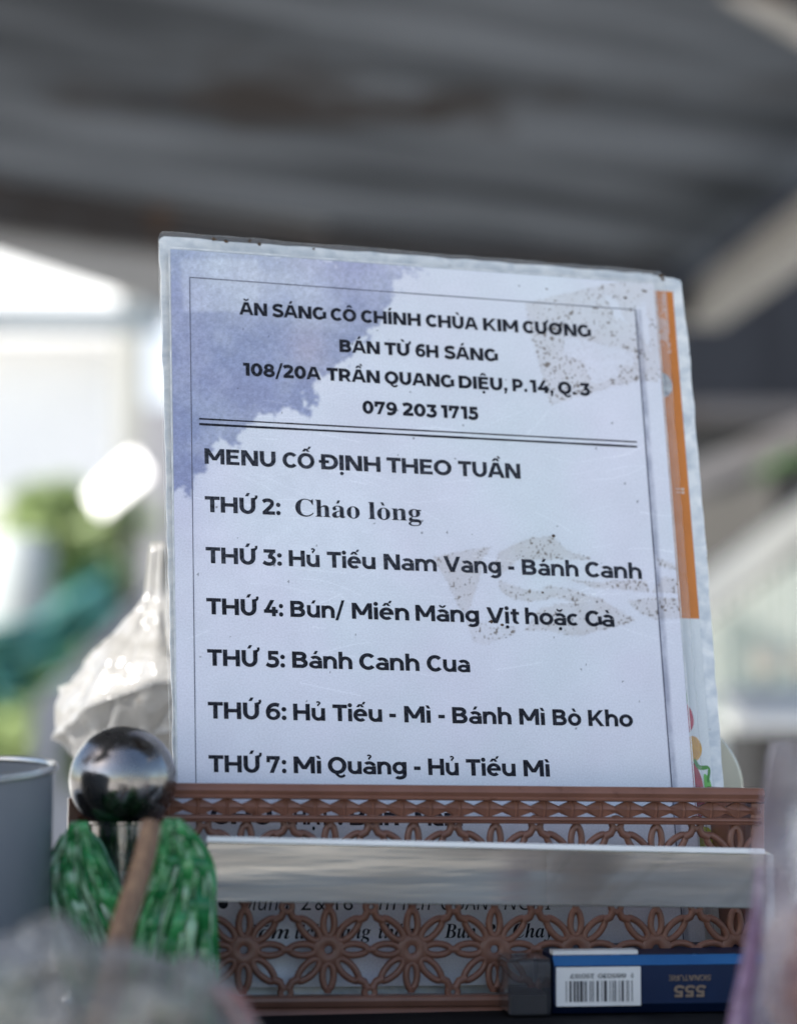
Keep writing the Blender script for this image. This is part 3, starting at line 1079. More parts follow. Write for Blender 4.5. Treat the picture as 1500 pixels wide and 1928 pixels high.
def menu_colour(U, V):
    h, w = U.shape
    white = np.array([.72, .735, .785])
    n1 = fbm(h, w, 60, 4, 1)[..., None]
    n2 = fbm(h, w, 22, 5, 2)[..., None]
    col = white * (1 + (n1 - .5) * .10) * (1 + (n2 - .5) * .05)
    pink = fbm(h, w, 90, 3, 3)
    col = col * (1 + np.stack([.035 * (pink - .5), -.03 * (pink - .5), .01 * (pink - .5)], -1) * 2)
    # indigo watercolour wash printed in the upper left corner, ragged brush edge
    dx = (fbm(h, w, 14, 5, 4, .65) - .5) * 17 + (fbm(h, w, 4, 3, 41, .7) - .5) * 5
    dy = (fbm(h, w, 14, 5, 5, .65) - .5) * 17 + (fbm(h, w, 4, 3, 51, .7) - .5) * 5
    ins = inside(STAIN, U + dx, V + dy).astype(float)
    soft = soften(ins, 4)
    core = soften(ins, 22)
    wash = .68 + .34 * sstep(5, 45, V) + .85 * (fbm(h, w, 45, 5, 6, .6) - .5) + .25 * (1 - core)
    wash *= 1 - .42 * soften(inside([(4, 4), (36.5, 2), (36, 25), (5, 27)], U, V).astype(float), 8)  # lighter rectangle is a reflection on the film, painted into the wash
    wash = np.clip(wash * .92, .12, 1.05)[..., None]
    ink = np.array([.44, .47, .62])
    wc = 1 - (1 - ink) * wash
    # speckled edge pigment
    gr = fbm(h, w, 3, 2, 7)
    wc = wc * (1 + ((gr - .5) * .30)[..., None])
    g1 = rng.random((h, w))
    wc = wc * (1 + (np.clip(soften(g1, 1) - .5, -.3, .3) * .42 * (1 - .5 * core))[..., None])
    col = col * (1 - soft[..., None]) + col * wc * soft[..., None]
    # faint blue toning along the left margin and pale pink bloom
    lm = (1 - sstep(0, 26, U)) * (1 - sstep(95, 150, V)) * .35
    col = col * (1 - lm[..., None] * (1 - np.array([.66, .69, .84])))
    bloom = np.exp(-(((U - 56) / 9) ** 2 + ((V - 40) / 12) ** 2))
    col = col * (1 + bloom[..., None] * np.array([.16, .03, -.02]))
    # printed hatched band down the right margin
    band = sstep(200.2, 200.5, U) * (1 - sstep(202.2, 204.0, U)) * (V > 12.4)
    hat = .55 + .9 * (fbm(h, w, 5, 3, 8, aspect=3) - .5)
    col = col * (1 - (np.clip(band * hat, 0, 1))[..., None] * (1 - np.array([.38, .39, .46])))
    # old tape: brown glue film with dirt specks and dirty rims
    def glue(polys, amt, sd, clean=()):
        nonlocal col
        jx = (fbm(h, w, 14, 5, sd, .7) - .5) * 1.9
        jy = (fbm(h, w, 14, 5, sd + 1, .7) - .5) * 1.9
        mk = np.zeros(U.shape)
        for p in polys: mk = np.maximum(mk, inside(p, U + jx, V + jy))
        for p in clean: mk = mk * (1 - .9 * inside(p, U + jx * 2.2, V + jy * 2.2))
        sf = soften(mk, 4)
        rim = np.clip((sf - soften(mk, 6)), 0, 1) * 2.4 * (fbm(h, w, 6, 3, sd + 5) > .45)
        mott = .6 + .8 * (fbm(h, w, 12, 5, sd + 2, .6) - .2)
        col = col * (1 - (sf * amt * mott)[..., None] * (1 - np.array([.66, .57, .46])))
        dens = np.clip(.75 * sstep(.38, .68, fbm(h, w, 26, 4, sd + 4, .6)) + .8 * np.clip(1 - 1.15 * soften(mk, 30), 0, 1), 0, 1.1)
        sp = (fbm(h, w, 2.0, 1, sd + 3) > .95 - .27 * dens).astype(float) * sf
        sp2 = (fbm(h, w, 4.5, 2, sd + 6) > .84).astype(float) * sf
        col = col * (1 - np.clip(1.0 * soften(sp, 1) + .8 * sp2 + rim * .8, 0, .85)[..., None] * (1 - np.array([.22, .16, .10])))
    glue([TAPE1], .30, 20, CLEAN1)
    glue(TAPE2, .38, 40)
    glue(FAINT, .16, 60)
    # glare haze and scuffs painted into the colour, then hair scratches on the film
    glare_haze = np.exp(-(((U - 45) / 48) ** 2 + ((V - 118) / 42) ** 2)) * np.clip(fbm(h, w, 18, 5, 90, .65) * 2.4 - .75, 0, 1)
    col = col + (glare_haze * .055)[..., None]
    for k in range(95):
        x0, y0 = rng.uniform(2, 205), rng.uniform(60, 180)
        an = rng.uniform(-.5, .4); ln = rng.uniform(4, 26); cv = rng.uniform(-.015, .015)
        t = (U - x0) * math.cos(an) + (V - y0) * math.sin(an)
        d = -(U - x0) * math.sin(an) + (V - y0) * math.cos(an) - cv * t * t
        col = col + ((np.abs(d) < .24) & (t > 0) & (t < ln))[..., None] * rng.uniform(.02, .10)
    # loose specks
    for k in range(60):
        x0, y0, r = rng.uniform(3, 207), rng.uniform(3, 235), rng.uniform(.25, .5)
        col = col * (1 - .6 * (((U - x0) ** 2 + (V - y0) ** 2) < r * r)[..., None])
    return np.clip(col, .01, .9)


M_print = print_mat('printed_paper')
M_ink = ink_mat('black_ink', (.011, .012, .017), (.045, .047, .06))
M_ink_soft = ink_mat('worn_ink', (.018, .02, .027), (.075, .08, .1), 700)
M_hair = ink_mat('thin_ink', (.10, .105, .14), (.17, .175, .22))
M_film = mat('laminate_film', (.85, .85, .84), (.55, .58, .60), rough=.2, rough2=.5, scale=190, stretch=(1, .7, 1), detail=9, coat=.5, bump=.0002, bump_scale=260,
             spots=((.16, .12, .075), 75, .685), clear=.965, lo=.38, hi=.62, dist=.4)
M_film_back = mat('aged_film', (.88, .88, .84), (.55, .59, .61), rough=.25, rough2=.55, scale=150, stretch=(.8, 1, 1), detail=10, coat=.5, bump=.0003, bump_scale=200,
                  spots=((.17, .125, .08), 70, .665), lo=.34, hi=.66, dist=.3)


def rounded(poly, r, n=6):
    out = []
    m = len(poly)
    for i in range(m):
        p = Vector(poly[i]); a = Vector(poly[i - 1]); b = Vector(poly[(i + 1) % m])
        da = (a - p).normalized(); db = (b - p).normalized()
        p0 = p + da * r; p1 = p + db * r
        for k in range(n + 1):
            t = k / n
            out.append(tuple((p0 * (1 - t) ** 2 + p * 2 * t * (1 - t) + p1 * t * t)))
    return out


def wobble(poly, step=6.0, amp=.28, seed=3):
    g = random.Random(seed)
    out = []
    for i in range(len(poly)):
        a = Vector(poly[i]); b = Vector(poly[(i + 1) % len(poly)])
        n = max(1, int((b - a).length / step))
        for k in range(n):
            p = a.lerp(b, k / n)
            out.append((p.x + g.uniform(-amp, amp), p.y + g.uniform(-amp, amp)))
    return out


menu = empty('laminated_menu', SHEET, 'white laminated weekly menu sheet with an indigo wash in its upper left corner', 'menu')
bpy.context.view_layer.update()

# front pouch: clear border round the paper
front_out = wobble(rounded([(-4.6, -8.0), (215.2, -6.3), (214.2, 300.5), (-2.2, 300.5)], 3.5))
fo = MB().prism([(u / 1000, -v / 1000) for u, v in front_out], -.0013, -.0005)
fo.build('pouch', M_film, menu)
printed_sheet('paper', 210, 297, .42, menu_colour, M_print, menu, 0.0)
# the paper is sealed between the films: its back and edge
MB().box(.0003, .2097, -.2967, -.0003, -.00048, -.00006).build('paper_backing', mat('paper_core', (.74, .74, .76), (.7, .7, .72), rough=.7, scale=40), menu)

ZT = .00012
LINES = [
    (26.78, 5.6, M_ink, 205, [('ĂN', 28.01, 39.57), ('SÁNG', 41.72, 63.9), ('CÔ', 66.15, 77.12), ('CHÍNH', 79.02, 104.68), ('CHÙA', 106.86, 129.5), ('KIM', 131.8, 147.2), ('CƯƠNG', 149.19, 179.17)]),
    (40.45, 5.6, M_ink, 205, [('BÁN', 69.45, 86.59), ('TỪ', 88.57, 99.6), ('6H', 101.75, 111.69), ('SÁNG', 114.26, 137.07)]),
    (53.22, 5.6, M_ink, 205, [('108/20A', 28.96, 61.16), ('TRẦN', 63.65, 86.08), ('QUANG', 88.04, 117.42), ('DIỆU,', 119.78, 140.95), ('P.', 143.18, 149.61), ('14,', 150.87, 161.18), ('Q.', 163.18, 171.07), ('3', 172.91, 177.31)]),
    (66.7, 5.6, M_ink, 205, [('079', 78.18, 92.78), ('203', 95.13, 109.67), ('1715', 111.61, 127.49)]),
    (91.57, 6.5, M_ink_soft, 180, [('MENU', 12.53, 41.39), ('CỐ', 44.22, 57.35), ('ĐỊNH', 60.1, 84.8), ('THEO', 87.39, 114.84), ('TUẦN', 117.65, 144.41)]),
    (111.67, 6.6, M_ink_soft, 180, [('THỨ', 12.3, 33.08), ('2:', 35.39, 42.8)]),
    (132.65, 6.6, M_ink_soft, 180, [('THỨ', 12.26, 32.57), ('3:', 35.14, 42.77), ('Hủ', 45.61, 58.13), ('Tiếu', 61.17, 81.07), ('Nam', 84.46, 106.5), ('Vang', 109.51, 133.7), ('-', 136.73, 139.32), ('Bánh', 142.61, 166.9), ('Canh', 169.78, 194.52)]),
    (153.41, 6.6, M_ink, 180, [('THỨ', 12.14, 32.5), ('4:', 34.84, 42.73), ('Bún/', 45.64, 67.49), ('Miến', 70.59, 94.09), ('Măng', 96.78, 123.26), ('Vịt', 126.48, 140.3), ('hoặc', 142.75, 165.49), ('Gà', 168.36, 181.0)]),
    (173.99, 6.6, M_ink, 180, [('THỨ', 12.13, 32.42), ('5:', 35.38, 42.86), ('Bánh', 45.78, 69.99), ('Canh', 72.8, 97.39), ('Cua', 100.46, 118.39)]),
    (194.88, 6.6, M_ink, 180, [('THỨ', 12.01, 32.54), ('6:', 34.64, 42.86), ('Hủ', 45.6, 58.33), ('Tiếu', 61.32, 81.27), ('-', 84.2, 86.88), ('Mì', 90.28, 101.07), ('-', 104.24, 106.86), ('Bánh', 109.97, 134.47), ('Mì', 137.8, 148.52), ('Bò', 151.82, 163.92), ('Kho', 166.91, 185.99)]),
    (215.73, 6.6, M_ink, 180, [('THỨ', 11.88, 32.23), ('7:', 34.53, 42.27), ('Mì', 45.16, 56.05), ('Quảng', 58.7, 90.3), ('-', 93.32, 95.97), ('Hủ', 99.11, 111.54), ('Tiếu', 114.6, 135.03), ('Mì', 138.34, 149.22)]),
    (235.67, 6.6, M_ink, 180, [('CHỦ', 12.38, 36.09), ('NHẬT', 39.41, 59.08), (':', 62.03, 63.8), ('Bún', 66.67, 86.22), ('Mắm', 92.86, 112.06)]),
]
for base, cap, m_, s_, ws_ in LINES:
    lay_words('text_line', ws_, base, cap, m_, menu, ZT, s_, s_ * .84)
lay_serif('text_line', [('*Cháo', 48.88, 75.34), ('*lòng', 78.98, 101.05)], 111.67, 7.4, M_ink_soft, menu, ZT)
lay_serif('text_line', [('/Mùng', 23.58, 42.03), ('/2', 46.16, 50.29), ('/&', 51.95, 55.9), ('/16', 60.06, 66.74), ('/âm', 72.18, 83.76), ('/lịch', 86.29, 97.54), ('/QUÁN', 101.8, 121.11), ('/NGHỈ', 127.16, 147.19)], 268.33, 5.6, M_ink, menu, ZT)
lay_serif('text_line', [('~Rằm', 23.34, 41.72), ('~lịch', 43.78, 54.71), ('~hằng', 57.61, 73.44), ('~tháng:', 76.37, 95.97), ('~Bún', 102.56, 115.15), ('~Bò', 117.73, 126.98), ('~Chay', 130.22, 146.5)], 279.05, 5.6, M_ink, menu, ZT)
MB().add([((16.5 + 1.9 * math.cos(a)) / 1000, -(265.8 + 2.0 * math.sin(a)) / 1000, ZT) for a in np.linspace(2 * math.pi, 0, 20, endpoint=False)], [tuple(range(20))]).build('bullet_point', M_ink, menu)


def rule(name, x0, y0, x1, y1, w, m_):
    d = Vector((x1 - x0, y1 - y0)).normalized()
    n = Vector((-d.y, d.x)) * (w / 2)
    mb = MB()
    k = 24
    g = random.Random(int(y0 * 7))
    pts = []
    for i in range(k + 1):
        t = i / k
        c = Vector((x0 + (x1 - x0) * t, y0 + (y1 - y0) * t))
        ww = g.uniform(.85, 1.15)
        pts += [((c - n * ww).x / 1000, -(c - n * ww).y / 1000, ZT), ((c + n * ww).x / 1000, -(c + n * ww).y / 1000, ZT)]
    mb.add(pts, [(2 * i, 2 * i + 1, 2 * i + 3, 2 * i + 2) for i in range(k)])
    return mb.build(name, m_, menu)


rule('rule_line', 10.6, 72.73, 196.7, 72.73, .62, M_ink)
rule('rule_line', 10.6, 75.0, 196.7, 74.85, .9, M_ink)
rule('frame_line', 7.75, 11.9, 200.55, 12.75, .42, M_hair)
rule('frame_line', 7.75, 11.9, 6.6, 290, .34, M_hair)
rule('frame_line', 200.6, 12.7, 200.6, 290, .5, M_hair)

M_seam = mat('seam_white', (.80, .80, .78), (.55, .56, .55), rough=.25, scale=160, coat=.6)
rule('sealed_seam', -.55, -.4, -.35, 296, .55, M_seam)
rule('sealed_seam', -.3, -.75, 209.5, -.6, .6, M_seam)
rule('sealed_seam', 210.5, 2, 210.5, 296, .4, M_seam)
# thick dirty glue crumbs stuck on the film
M_dirt = mat('brown_dirt', (.10, .06, .03), (.045, .028, .016), rough=.8, scale=900)
for (u, v, r) in ((196.5, 7.5, .9), (213.8, -4.0, 1.5), (214.4, -2.4, 1.3), (128.0, 152.8, 1.0), (132.8, 153.9, .8), (204.5, 3.5, .6), (150.8, 139.9, .7), (156.9, 115.6, .9), (161, 6, .5), (171, 52.6, .7), (33, -6.2, .9), (18, -5.6, 1.3), (23, -5.0, 1.0), (37, -5.0, 1.1), (60, -4.6, .8)):
    pts = []
    n = 9
    for k in range(n):
        a = 2 * math.pi * k / n
        rr = r * rng.uniform(.5, 1.2)
        pts.append(((u + rr * math.cos(a)) / 1000, -(v + rr * .8 * math.sin(a)) / 1000, .00018))
    pts.append((u / 1000, -v / 1000, .00018 + r * .00035))
    MB().add(pts, [(k, (k + 1) % n, n) for k in range(n)]).build('dirt_crumb', M_dirt, menu)

# back sheet: orange and white menu, shifted to the right
BACK = SHEET @ Matrix.Translation((0, 0, -.0042))
menu2 = empty('orange_menu', BACK, 'orange and white laminated sheet with printed chili peppers, behind the white menu', 'menu')
bpy.context.view_layer.update()
back_out = wobble(rounded([(-3.6, -7.5), (209, -6.6), (225.0, -5.0), (226.0, 30), (226.2, 120), (225.0, 225), (224.2, 302), (0.5, 302)], 3.0), 7, .3, 9)
MB().prism([(u / 1000, -v / 1000) for u, v in back_out], -.0013, -.0004).build('pouch', M_film_back, menu2)


def orange_colour(U, V):
    h, w = U.shape
    n1 = fbm(h, w, 30, 4, 70)[..., None]
    wht = np.array([.72, .74, .72]) * (1 + (n1 - .5) * .12)
    org_ = np.array([.62, .20, .022]) * (1 + (n1 - .5) * .2)
    k = ((V > 1.2) & (V < 147.6))[..., None]
    col = np.where(k, org_, wht)
    gl = (fbm(h, w, 8, 4, 71, .6) > .52) & (V > 2) & (V < 30) & (U < 217.5)
    col = np.where(gl[..., None], col * .55 + .28, col)
    return np.clip(col, .01, .9)


printed_sheet('printed_sheet', 12.8, 292, .4, orange_colour, print_mat('orange_print', .6, .4, .05), menu2, 0.0, 207.5, 0.6)


def print_poly(name, pts, c1, c2, z=.0001, parent=menu2):
    sp = []
    P = [np.array(p, float) for p in pts]
    n = len(P)
    for i in range(n):
        a, b, c, d = P[i - 1], P[i], P[(i + 1) % n], P[(i + 2) % n]
        for t in np.linspace(0, 1, 5)[:-1]:
            sp.append(.5 * (2 * b + (c - a) * t + (2 * a - 5 * b + 4 * c - d) * t * t + (3 * b - a - 3 * c + d) * t ** 3))
    bm = bmesh.new()
    vs = [bm.verts.new((p[0] / 1000, -p[1] / 1000, z)) for p in sp]
    f = bm.faces.new(vs)
    if f.normal.z < 0: f.normal_flip()
    bmesh.ops.triangulate(bm, faces=bm.faces[:])
    me = bpy.data.meshes.new(name)
    bm.normal_update()
    bm.to_mesh(me); bm.free()
    return link_mesh(name, me, mat(name + '_ink', c1, c2, rough=.4, scale=160, coat=.5, lo=.3, hi=.7), parent, smooth=False)


print_poly('chili_print', [(211, 184), (213.4, 186.5), (214.2, 191), (213, 194.5), (211, 195)], (.62, .03, .07), (.42, .015, .03))
print_poly('chili_print', [(211, 198.5), (214.4, 197.5), (216.6, 201), (216.2, 205), (214, 207.5), (211, 207)], (.75, .42, .03), (.55, .24, .012))
print_poly('chili_print', [(211, 209), (213.2, 209), (215.2, 213), (216.2, 219), (216.0, 226), (214, 231), (211, 232)], (.55, .01, .015), (.30, .006, .01))
print_poly('chili_print', [(216.6, 213.5), (218.8, 214.6), (219.6, 218.5), (218.6, 223.5), (216.9, 226)], (.12, .42, .05), (.22, .55, .12), .00016)
print_poly('stalk_print', [(213.4, 206.6), (215.3, 209.3), (218.6, 209.4), (218.5, 210.8), (214.8, 211.1), (212.8, 208.4)], (.05, .2, .02), (.1, .3, .04), .0002)
print_poly('stalk_print', [(219.0, 209.8), (219.7, 211.5), (218.6, 216.2), (217.8, 215.6), (218.4, 212.5)], (.05, .2, .02), (.1, .3, .04), .00022)
print_poly('stalk_print', [(211.2, 178.5), (212.2, 181), (211.6, 184.5), (210.9, 184)], (.15, .3, .08), (.25, .45, .15), .0002)
print_poly('chili_print', [(213, 236), (217, 235), (219, 240), (217.5, 246), (213, 248)], (.5, .5, .05), (.35, .4, .04), .0002)
print_poly('chili_print', [(211.3, 232.6), (214.2, 232.6), (214.6, 234.6), (211.6, 235.2)], (.5, .02, .06), (.35, .01, .03), .00024)
# small knife-and-fork mark printed on the orange band
fk = MB()
for y in (91.2, 92.7):
    fk.add([(u / 1000, -v / 1000, .0001) for u, v in ((214.6, y + .2), (218.2, y + .2), (218.2, y - .2), (214.6, y - .2))], [(0, 1, 2, 3)])
    fk.add([(u / 1000, -v / 1000, .00012) for u, v in ((216.9, y + .55), (218.0, y + .55), (218.0, y - .45), (216.9, y - .45))], [(0, 1, 2, 3)])
fk.build('cutlery_mark', mat('pale_ink', (.72, .6, .5), (.68, .55, .45), rough=.5, scale=90), menu2)
# oval notch sticker between the two sheets
ov = MB().add([((211.4 + 4.4 * math.cos(a)) / 1000, -(45.3 + 5.6 * math.sin(a)) / 1000, .0016) for a in np.linspace(math.pi / 2, -math.pi / 2, 24)], [tuple(range(24))])
ov.add([((211.4 + 2.4 * math.cos(a)) / 1000, -(46.0 + 3.6 * math.sin(a)) / 1000, .00165) for a in np.linspace(math.pi / 2, -math.pi / 2, 24)], [tuple(range(24))])
ov.v = [v for v in ov.v]
ovo = ov.build('press_stud', mat('stud_grey', (.55, .56, .56), (.25, .26, .27), rough=.3, scale=260), menu2)

# ================================================================ BROWN BASKET
PZ = .912
BYAW = R(10.5)
c_b = at(930, 1787, PZ)
brx = Matrix.Rotation(BYAW, 4, 'Z') @ Matrix.Rotation(R(.75), 4, 'Y')
BASK = Matrix.Translation((c_b.x, c_b.y, c_b.z)) @ brx @ Matrix.Rotation(R(90), 4, 'X')
# local: x along the front, y up, z towards the viewer
M_brown = mat('brown_plastic', (.225, .106, .073), (.185, .086, .059), rough=.32, scale=60, bump=.00006, bump_scale=500, spec=.35, spots=((.13, .055, .035), 90, .64))
P = .0316
bk = empty('woven_basket', BASK, 'brown plastic basket with a flower lattice front, holding the menus', 'basket')
bpy.context.view_layer.update()
X0, X1 = -4.97 * P, 3.30 * P
YB, YT = -.0245, .0605
LT = MB()
Zc = .0


def petal(cx, cy, ang, r0, r1, w, z):
    pts = []
    n = 20
    for k in range(n):
        t = 2 * math.pi * k / n
        x = (r0 + r1) / 2 + (r1 - r0) / 2 * math.cos(t)
        y = w * math.sin(t) * (1 - .12 * math.cos(t))
        pts.append((cx + x * math.cos(ang) - y * math.sin(ang), cy + x * math.sin(ang) + y * math.cos(ang), z))
    LT.tube(pts, .00134, 8, closed=True, flat=1.0)


def lattice(cols, rows):
    for j in rows:
        for i in cols:
            cx, cy = i * P, j * P
            # hub with a hole
            prof = [(.0015, -.0011), (.0015, .0008), (.0019, .0012), (.0056, .00115), (.0064, .0004), (.0064, -.0011), (.0015, -.0011)]
            n0 = len(LT.v)
            LT.lathe(prof, 24)
            LT.v[n0:] = [(x + cx, y + cy, z) for x, y, z in LT.v[n0:]]
            for k in range(8):
                a = k * math.pi / 4
                if k % 2 == 0:
                    petal(cx, cy, a, .0050, .0147, .0021, 0)
                    # tip bridge to the neighbour
                    LT.tube([(cx + .0138 * math.cos(a), cy + .0138 * math.sin(a), 0), (cx + (P / 2 + .0002) * math.cos(a), cy + (P / 2 + .0002) * math.sin(a), 0)], [.0017, .0014], 8)
                else:
                    petal(cx, cy, a, .0052, .0160, .0022, 0)
                    ex, ey = cx + .0152 * math.cos(a), cy + .0152 * math.sin(a)
                    nx, ny = cx + math.copysign(P / 2 - .0012, math.cos(a)), cy + math.copysign(P / 2 - .0016, math.sin(a))
                    mx_, my_ = (ex + nx) / 2 + math.copysign(.0009, math.cos(a)), (ey + ny) / 2 - math.copysign(.0006, math.sin(a))
                    LT.tube([(ex, ey, 0), (mx_, my_, 0), (nx, ny, 0)], [.0018, .0015, .0016], 8)
    for j in sorted(set([r for r in rows] + [rows[0] - 1])):
        for i in list(cols) + [cols[0] - 1]:
            nx, ny = (i + .5) * P, (j + .5) * P
            n0 = len(LT.v)
            LT.lathe([(.0009, -.001), (.0009, .0009), (.0014, .0012), (.0026, .0011), (.0031, .0003), (.0031, -.001), (.0009, -.001)], 16)
            LT.v[n0:] = [(x + nx, y + ny, z) for x, y, z in LT.v[n0:]]


lattice(list(range(-5, 4)), [0, 1])
# trim anything beyond the panel (rim and base cover the cut)
lo_ = LT.build('front_panel', M_brown, bk, autosmooth=50)
bm = bmesh.new()
bm.from_mesh(lo_.data)
for co_, no_ in (((X0 + .001, 0, 0), (-1, 0, 0)), ((X1 - .001, 0, 0), (1, 0, 0))):
    bmesh.ops.bisect_plane(bm, geom=bm.verts[:] + bm.edges[:] + bm.faces[:], plane_co=co_, plane_no=no_, clear_outer=True)
bm.to_mesh(lo_.data)
bm.free()

# rims
def profile_bar(prof, x0, x1, nx=2):
    """prof of (z, y) closed"""
    mb = MB()
    n = len(prof)
    vs = [(x0, y, z) for z, y in prof] + [(x1, y, z) for z, y in prof]
    fs = [(i, (i + 1) % n, n + (i + 1) % n, n + i) for i in range(n)]
    fs += [tuple(range(n - 1, -1, -1)), tuple(range(n, 2 * n))]
    return mb.add(vs, fs)


top = profile_bar([(-.006, .0612), (.0030, .0612), (.0042, .0600), (.0046, .0588), (.0040, .0578), (.0036, .0572), (.0042, .0566), (.0040, .0560), (.0026, .0556), (-.006, .0556)], X0, X1 + .0008)
top.build('top_rim', M_brown, bk, autosmooth=35)
low = profile_bar([(-.002, .0497), (.0024, .0497), (.0032, .0492), (.0033, .0486), (.0026, .0480), (.0034, .0476), (.0030, .0471), (-.002, .0471)], X0, X1)
low.build('lower_rail', M_brown, bk, autosmooth=35)
# zigzag band between the rails
zb_ = MB()
pitch = .0110
x = X0
yl, yh = .0494, .0559
while x < X1 - .002:
    x1_ = min(x + pitch, X1)
    xm = (x + x1_) / 2
    hw = pitch * .44
    ym = (yl + yh) / 2
    up = [(x, yh), (xm - hw, yh), (xm, yh - .0022), (xm + hw, yh), (x1_, yh)]
    dn = [(x, yl), (xm - hw, yl), (xm, yl + .0020), (xm + hw, yl), (x1_, yl)]
    zz = [.0018, .0012, .0026, .0012, .0018]
    for k in range(4):
        a, b = up[k], up[k + 1]; c_, d_ = dn[k + 1], dn[k]
        za, zb2 = zz[k], zz[k + 1]
        mid_a = (a[0], ym); mid_b = (b[0], ym)
        fr = [(d_[0], d_[1], za - .0009), (c_[0], c_[1], zb2 - .0009), (mid_b[0], ym, zb2 + .0003), (mid_a[0], ym, za + .0003)]
        fr2 = [(mid_a[0], ym, za + .0003), (mid_b[0], ym, zb2 + .0003), (b[0], b[1], zb2 - .0009), (a[0], a[1], za - .0009)]
        bk_ = [(p[0], p[1], -.0012) for p in fr]
        zb_.hexa(fr, bk_)
        bk2 = [(p[0], p[1], -.0012) for p in fr2]
        zb_.hexa(fr2, bk2)
    x += pitch
zb_.build('zigzag_band', M_brown, bk)
bot = profile_bar([(-.004, -.0168), (.0026, -.0168), (.0034, -.0174), (.0036, -.0186), (.0026, -.0206), (.0010, -.0212), (.0018, -.0222), (.0026, -.0240), (-.004, -.0240)], X0, X1)
bot.build('bottom_rim', M_brown, bk, autosmooth=35)
BD = .115
for sx in (X0, X1):
    e = MB()
    s_ = -1 if sx == X0 else 1
    ins_ = -s_ * .014                       # the basket narrows towards the back
    e.hexa([(sx - .0012, YB, -.0062), (sx + .0012, YB, -.0062), (sx + .0012, .0606, -.0062), (sx - .0012, .0606, -.0062)],
           [(sx - .0012 + ins_, YB, -BD), (sx + .0012 + ins_, YB, -BD), (sx + .0012 + ins_, .0606, -BD), (sx - .0012 + ins_, .0606, -BD)])
    n0 = len(e.v)
    e.build('side_panel', M_brown, bk)
    MB().box(sx - .0035, sx + .0018, YB + .0005, .0555, -.006, .0014).build('corner_post', M_brown, bk, bevel=.0006)
MB().box(X0 + .0128, X1 - .0128, YB - .0006, YB + .0012, -BD, -.0042).build('base', M_brown, bk)
MB().box(X0 + .0128, X1 - .0128, YB, .0606, -BD - .002, -BD).build('back_panel', M_brown, bk)

# ================================================================ GREY PLASTIC STRIP IN FRONT
ZL, ZR = .862, .897
tl, tr, br_, bl_ = at(389, 1586, ZL), at(1438, 1609, ZR), at(1438, 1711, ZR), at(390, 1698, ZL)
M_strip = mat('frosted_strip', (.44, .42, .38), (.27, .25, .225), rough=.09, rough2=.24, scale=60, stretch=(.16, 1, 3), detail=5, metal=.7, coat=.6, transl=.08, bump=.0008, bump_scale=14, lo=.32, hi=.7)
M_clear = mat('clear_acrylic', (.75, .78, .78), (.68, .71, .71), rough=.08, scale=30, clear=.80, coat=.6)
hd = empty('strip_holder', at(900, 1910, .885), 'grey glossy plastic strip on clear end panels, in front of the basket', 'holder')
bpy.context.view_layer.update()
depth = VF * .003
back = Vector((math.sin(R(-7)) * .003, .003, 0))
wparent(MB().hexa([bl_, br_, tr, tl], [p + back for p in (bl_, br_, tr, tl)]).build('strip', M_strip, bevel=.0004), hd)
te = back * 1.2
up_ = Vector((0, 0, .0021))
wparent(MB().hexa([tl - te * .25 + Vector((0, 0, .0002)), tr - te * .25 + Vector((0, 0, .0002)), tr - te * .25 + up_, tl - te * .25 + up_],
                  [p + te * 1.2 for p in (tl + Vector((0, 0, .0002)), tr + Vector((0, 0, .0002)), tr + up_, tl + up_)]).build('bright_edge', mat('edge_light', (.86, .87, .86), (.8, .81, .8), rough=.25, scale=50), bevel=.0002), hd)  # white colour stands for light caught in the strip's top edge
crT = Crumple(77, 8)


def wrinkle(u, v):
    p = tl.lerp(tr, .60 + .385 * u).lerp(bl_.lerp(br_, .60 + .385 * u), .04 + .92 * v)
    dgl = (u * 2.4 + v * .55)
    h_ = .0016 * max(0, math.sin(dgl * 6.0 + .8 * math.sin(u * 5)) - .4) + .0002 * crT(u * .6, v * .4)
    return p + Vector((-.1, -1, .1)) * (.0008 + abs(h_))


wparent(sheet('streak_sheet', wrinkle, 140, 40, mat('streak_film', (.5, .45, .42), (.4, .36, .34), rough=.12, scale=50, clear=.84, coat=1.0)), hd)  # added sheet whose ridges make diagonal highlight streaks on the strip
for a, b, w in ((tl, bl_, -1), (tr, br_, 1)):
    o_ = Vector((.0006 * w, 0, 0))
    bb = Vector((b.x, b.y, CZ))
    dd = Vector((.0028 * w, 0, 0)); dp = Vector((.001, .03, 0))
    wparent(MB().hexa([bb + o_, bb + o_ + dd, a + o_ + dd, a + o_], [p + dp for p in (bb + o_, bb + o_ + dd, a + o_ + dd, a + o_)]).build('end_panel', M_clear, bevel=.0004), hd)

# ================================================================ BLUE CIGARETTE PACK
pk_c = at(1042, 1920, .889)
PK = Matrix.Translation((pk_c.x, pk_c.y, CZ + .0006)) @ Matrix.Rotation(R(6.5), 4, 'Z') @ Matrix.Rotation(R(90), 4, 'X')
pack = empty('cigarette_pack', PK, 'blue cigarette pack lying upside down with a white barcode label, before the basket', 'cigarette pack')
bpy.context.view_layer.update()
M_navy = mat('navy_card', (.004, .013, .045), (.005, .017, .058), rough=.5, scale=30, coat=.06, spec=.25)
M_navy2 = mat('blue_foil', (.03, .15, .42), (.06, .24, .55), rough=.22, scale=40, stretch=(.3, 1, 1), metal=.45, coat=.7)
HT, LN, DP, BV = .0212, .088, .055, .0036
prof = [(-.0, BV), (-.0, HT - BV), (-BV, HT), (-DP + BV, HT), (-DP, HT - BV), (-DP, BV), (-DP + BV, 0), (-BV, 0)]
b_ = MB()
n = len(prof)
